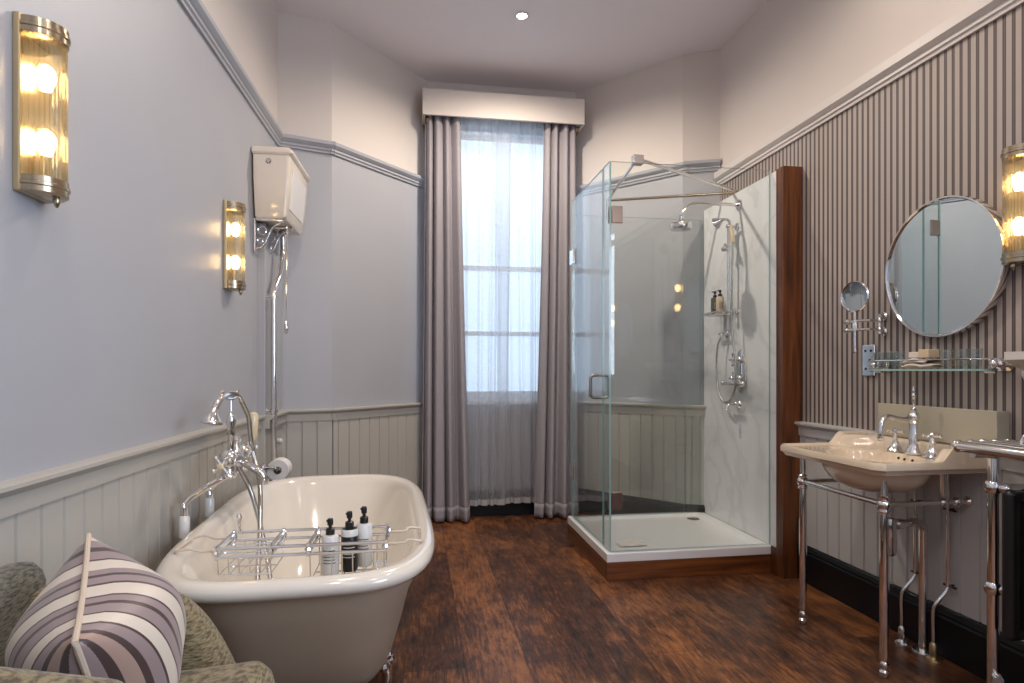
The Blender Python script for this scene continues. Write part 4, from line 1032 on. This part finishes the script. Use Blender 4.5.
V1 = mb.grid(lambda u, v: cush(u, v, 1), n_, n_); V2 = mb.grid(lambda u, v: cush(u, v, -1), n_, n_)
for VV in (V1, V2):
    for i in range(n_ + 1):
        for j_ in range(n_ + 1): VV[i][j_][ly] = (i / n_) ** .7 * .97
mb.build('cover', M['pillow'], cu, merge=True, ang=80)
mb = MB(); per = []
for i in range(24): per.append(cush(i / 24, 1, 1))
for i in range(24): per.append(cush(1, 1 - i / 24, 1))
for i in range(24): per.append(cush(1 - i / 24, 0, 1))
for i in range(24): per.append(cush(0, i / 24, 1))
mb.tube(per, .0052, 8, closed=True); mb.build('piping', M['piping'], cu)

# ------------------------------------------------------------------ ceiling downlight and added fill lights
def downlight(label, x, y, e=60):
    t = thing('ceiling_downlight', label, 'ceiling light', (x, y, CZ), group='ceiling downlights')
    mb = MB(); mb.lathe([(.045, 0), (.046, .006), (.032, .008), (.03, .0)], (x, y, CZ), (0, 0, -1), n=24, cap=False); mb.build('bezel', M['trimw'], t)
    mb = MB(); mb.lathe([(.030, 0), (.028, .003)], (x, y, CZ - .001), (0, 0, -1), n=20); mb.build('lens', M['spot'], t)
    L = bpy.data.lights.new('downlight_lamp', 'SPOT'); L.energy = e; L.spot_size = 2.9; L.spot_blend = .7; L.shadow_soft_size = .05; L.color = (1., .86, .72)
    o = bpy.data.objects.new('downlight_lamp', L); COL.objects.link(o); o.location = (x, y, CZ - .02); return t
downlight('small round recessed downlight glowing in the ceiling', .67, 3.81, 150)
for x, y in ((-.15, 2.0), (1.35, 2.0), (-.15, .2), (1.35, .2), (.6, -1.2)):  # extra spots without fittings, added out of view to fill the room with light
    L = bpy.data.lights.new('room_fill_spot', 'SPOT'); L.energy = 48; L.spot_size = 3.05; L.spot_blend = .6; L.shadow_soft_size = .09; L.color = (1., .84, .69)
    o = bpy.data.objects.new('room_fill_spot', L); COL.objects.link(o); o.location = (x, y, CZ - .02)
# cool fill light added at the right wall behind the camera; no window there
L = bpy.data.lights.new('cool_side_fill', 'AREA'); L.shape = 'RECTANGLE'; L.size = 1.5; L.size_y = 1.9; L.energy = 92; L.color = (.68, .81, 1.)
o = bpy.data.objects.new('cool_side_fill', L); COL.objects.link(o); o.location = (RX - .03, -.72, 1.85); o.rotation_euler = (0, PI / 2, 0)

w = bpy.data.worlds.new('world'); SC.world = w; w.use_nodes = True
w.node_tree.nodes['Background'].inputs[0].default_value = (.6, .75, 1, 1); w.node_tree.nodes['Background'].inputs[1].default_value = .6

# ------------------------------------------------------------------ camera
cam = bpy.data.cameras.new('camera'); co = bpy.data.objects.new('camera', cam); COL.objects.link(co); SC.camera = co
cam.sensor_fit = 'HORIZONTAL'; cam.sensor_width = 36; cam.lens = 36 * 610 / 1024; cam.clip_start = .02
yaw = math.atan2(97, 610)       # turned to the right of the room axis
co.location = (0, 0, H); co.rotation_euler = (PI / 2, 0, -yaw); cam.shift_y = 28.5 / 1024

SC.view_settings.view_transform = 'Standard'; SC.view_settings.look = 'None'; SC.view_settings.gamma = 1; SC.view_settings.use_curve_mapping = False
SC.view_settings.exposure = 0.
SC.cycles.use_denoising = True
SC.cycles.max_bounces = 10; SC.cycles.transparent_max_bounces = 48; SC.cycles.diffuse_bounces = 5; SC.cycles.glossy_bounces = 5
SC.cycles.sample_clamp_indirect = 6; SC.cycles.caustics_reflective = False; SC.cycles.caustics_refractive = False
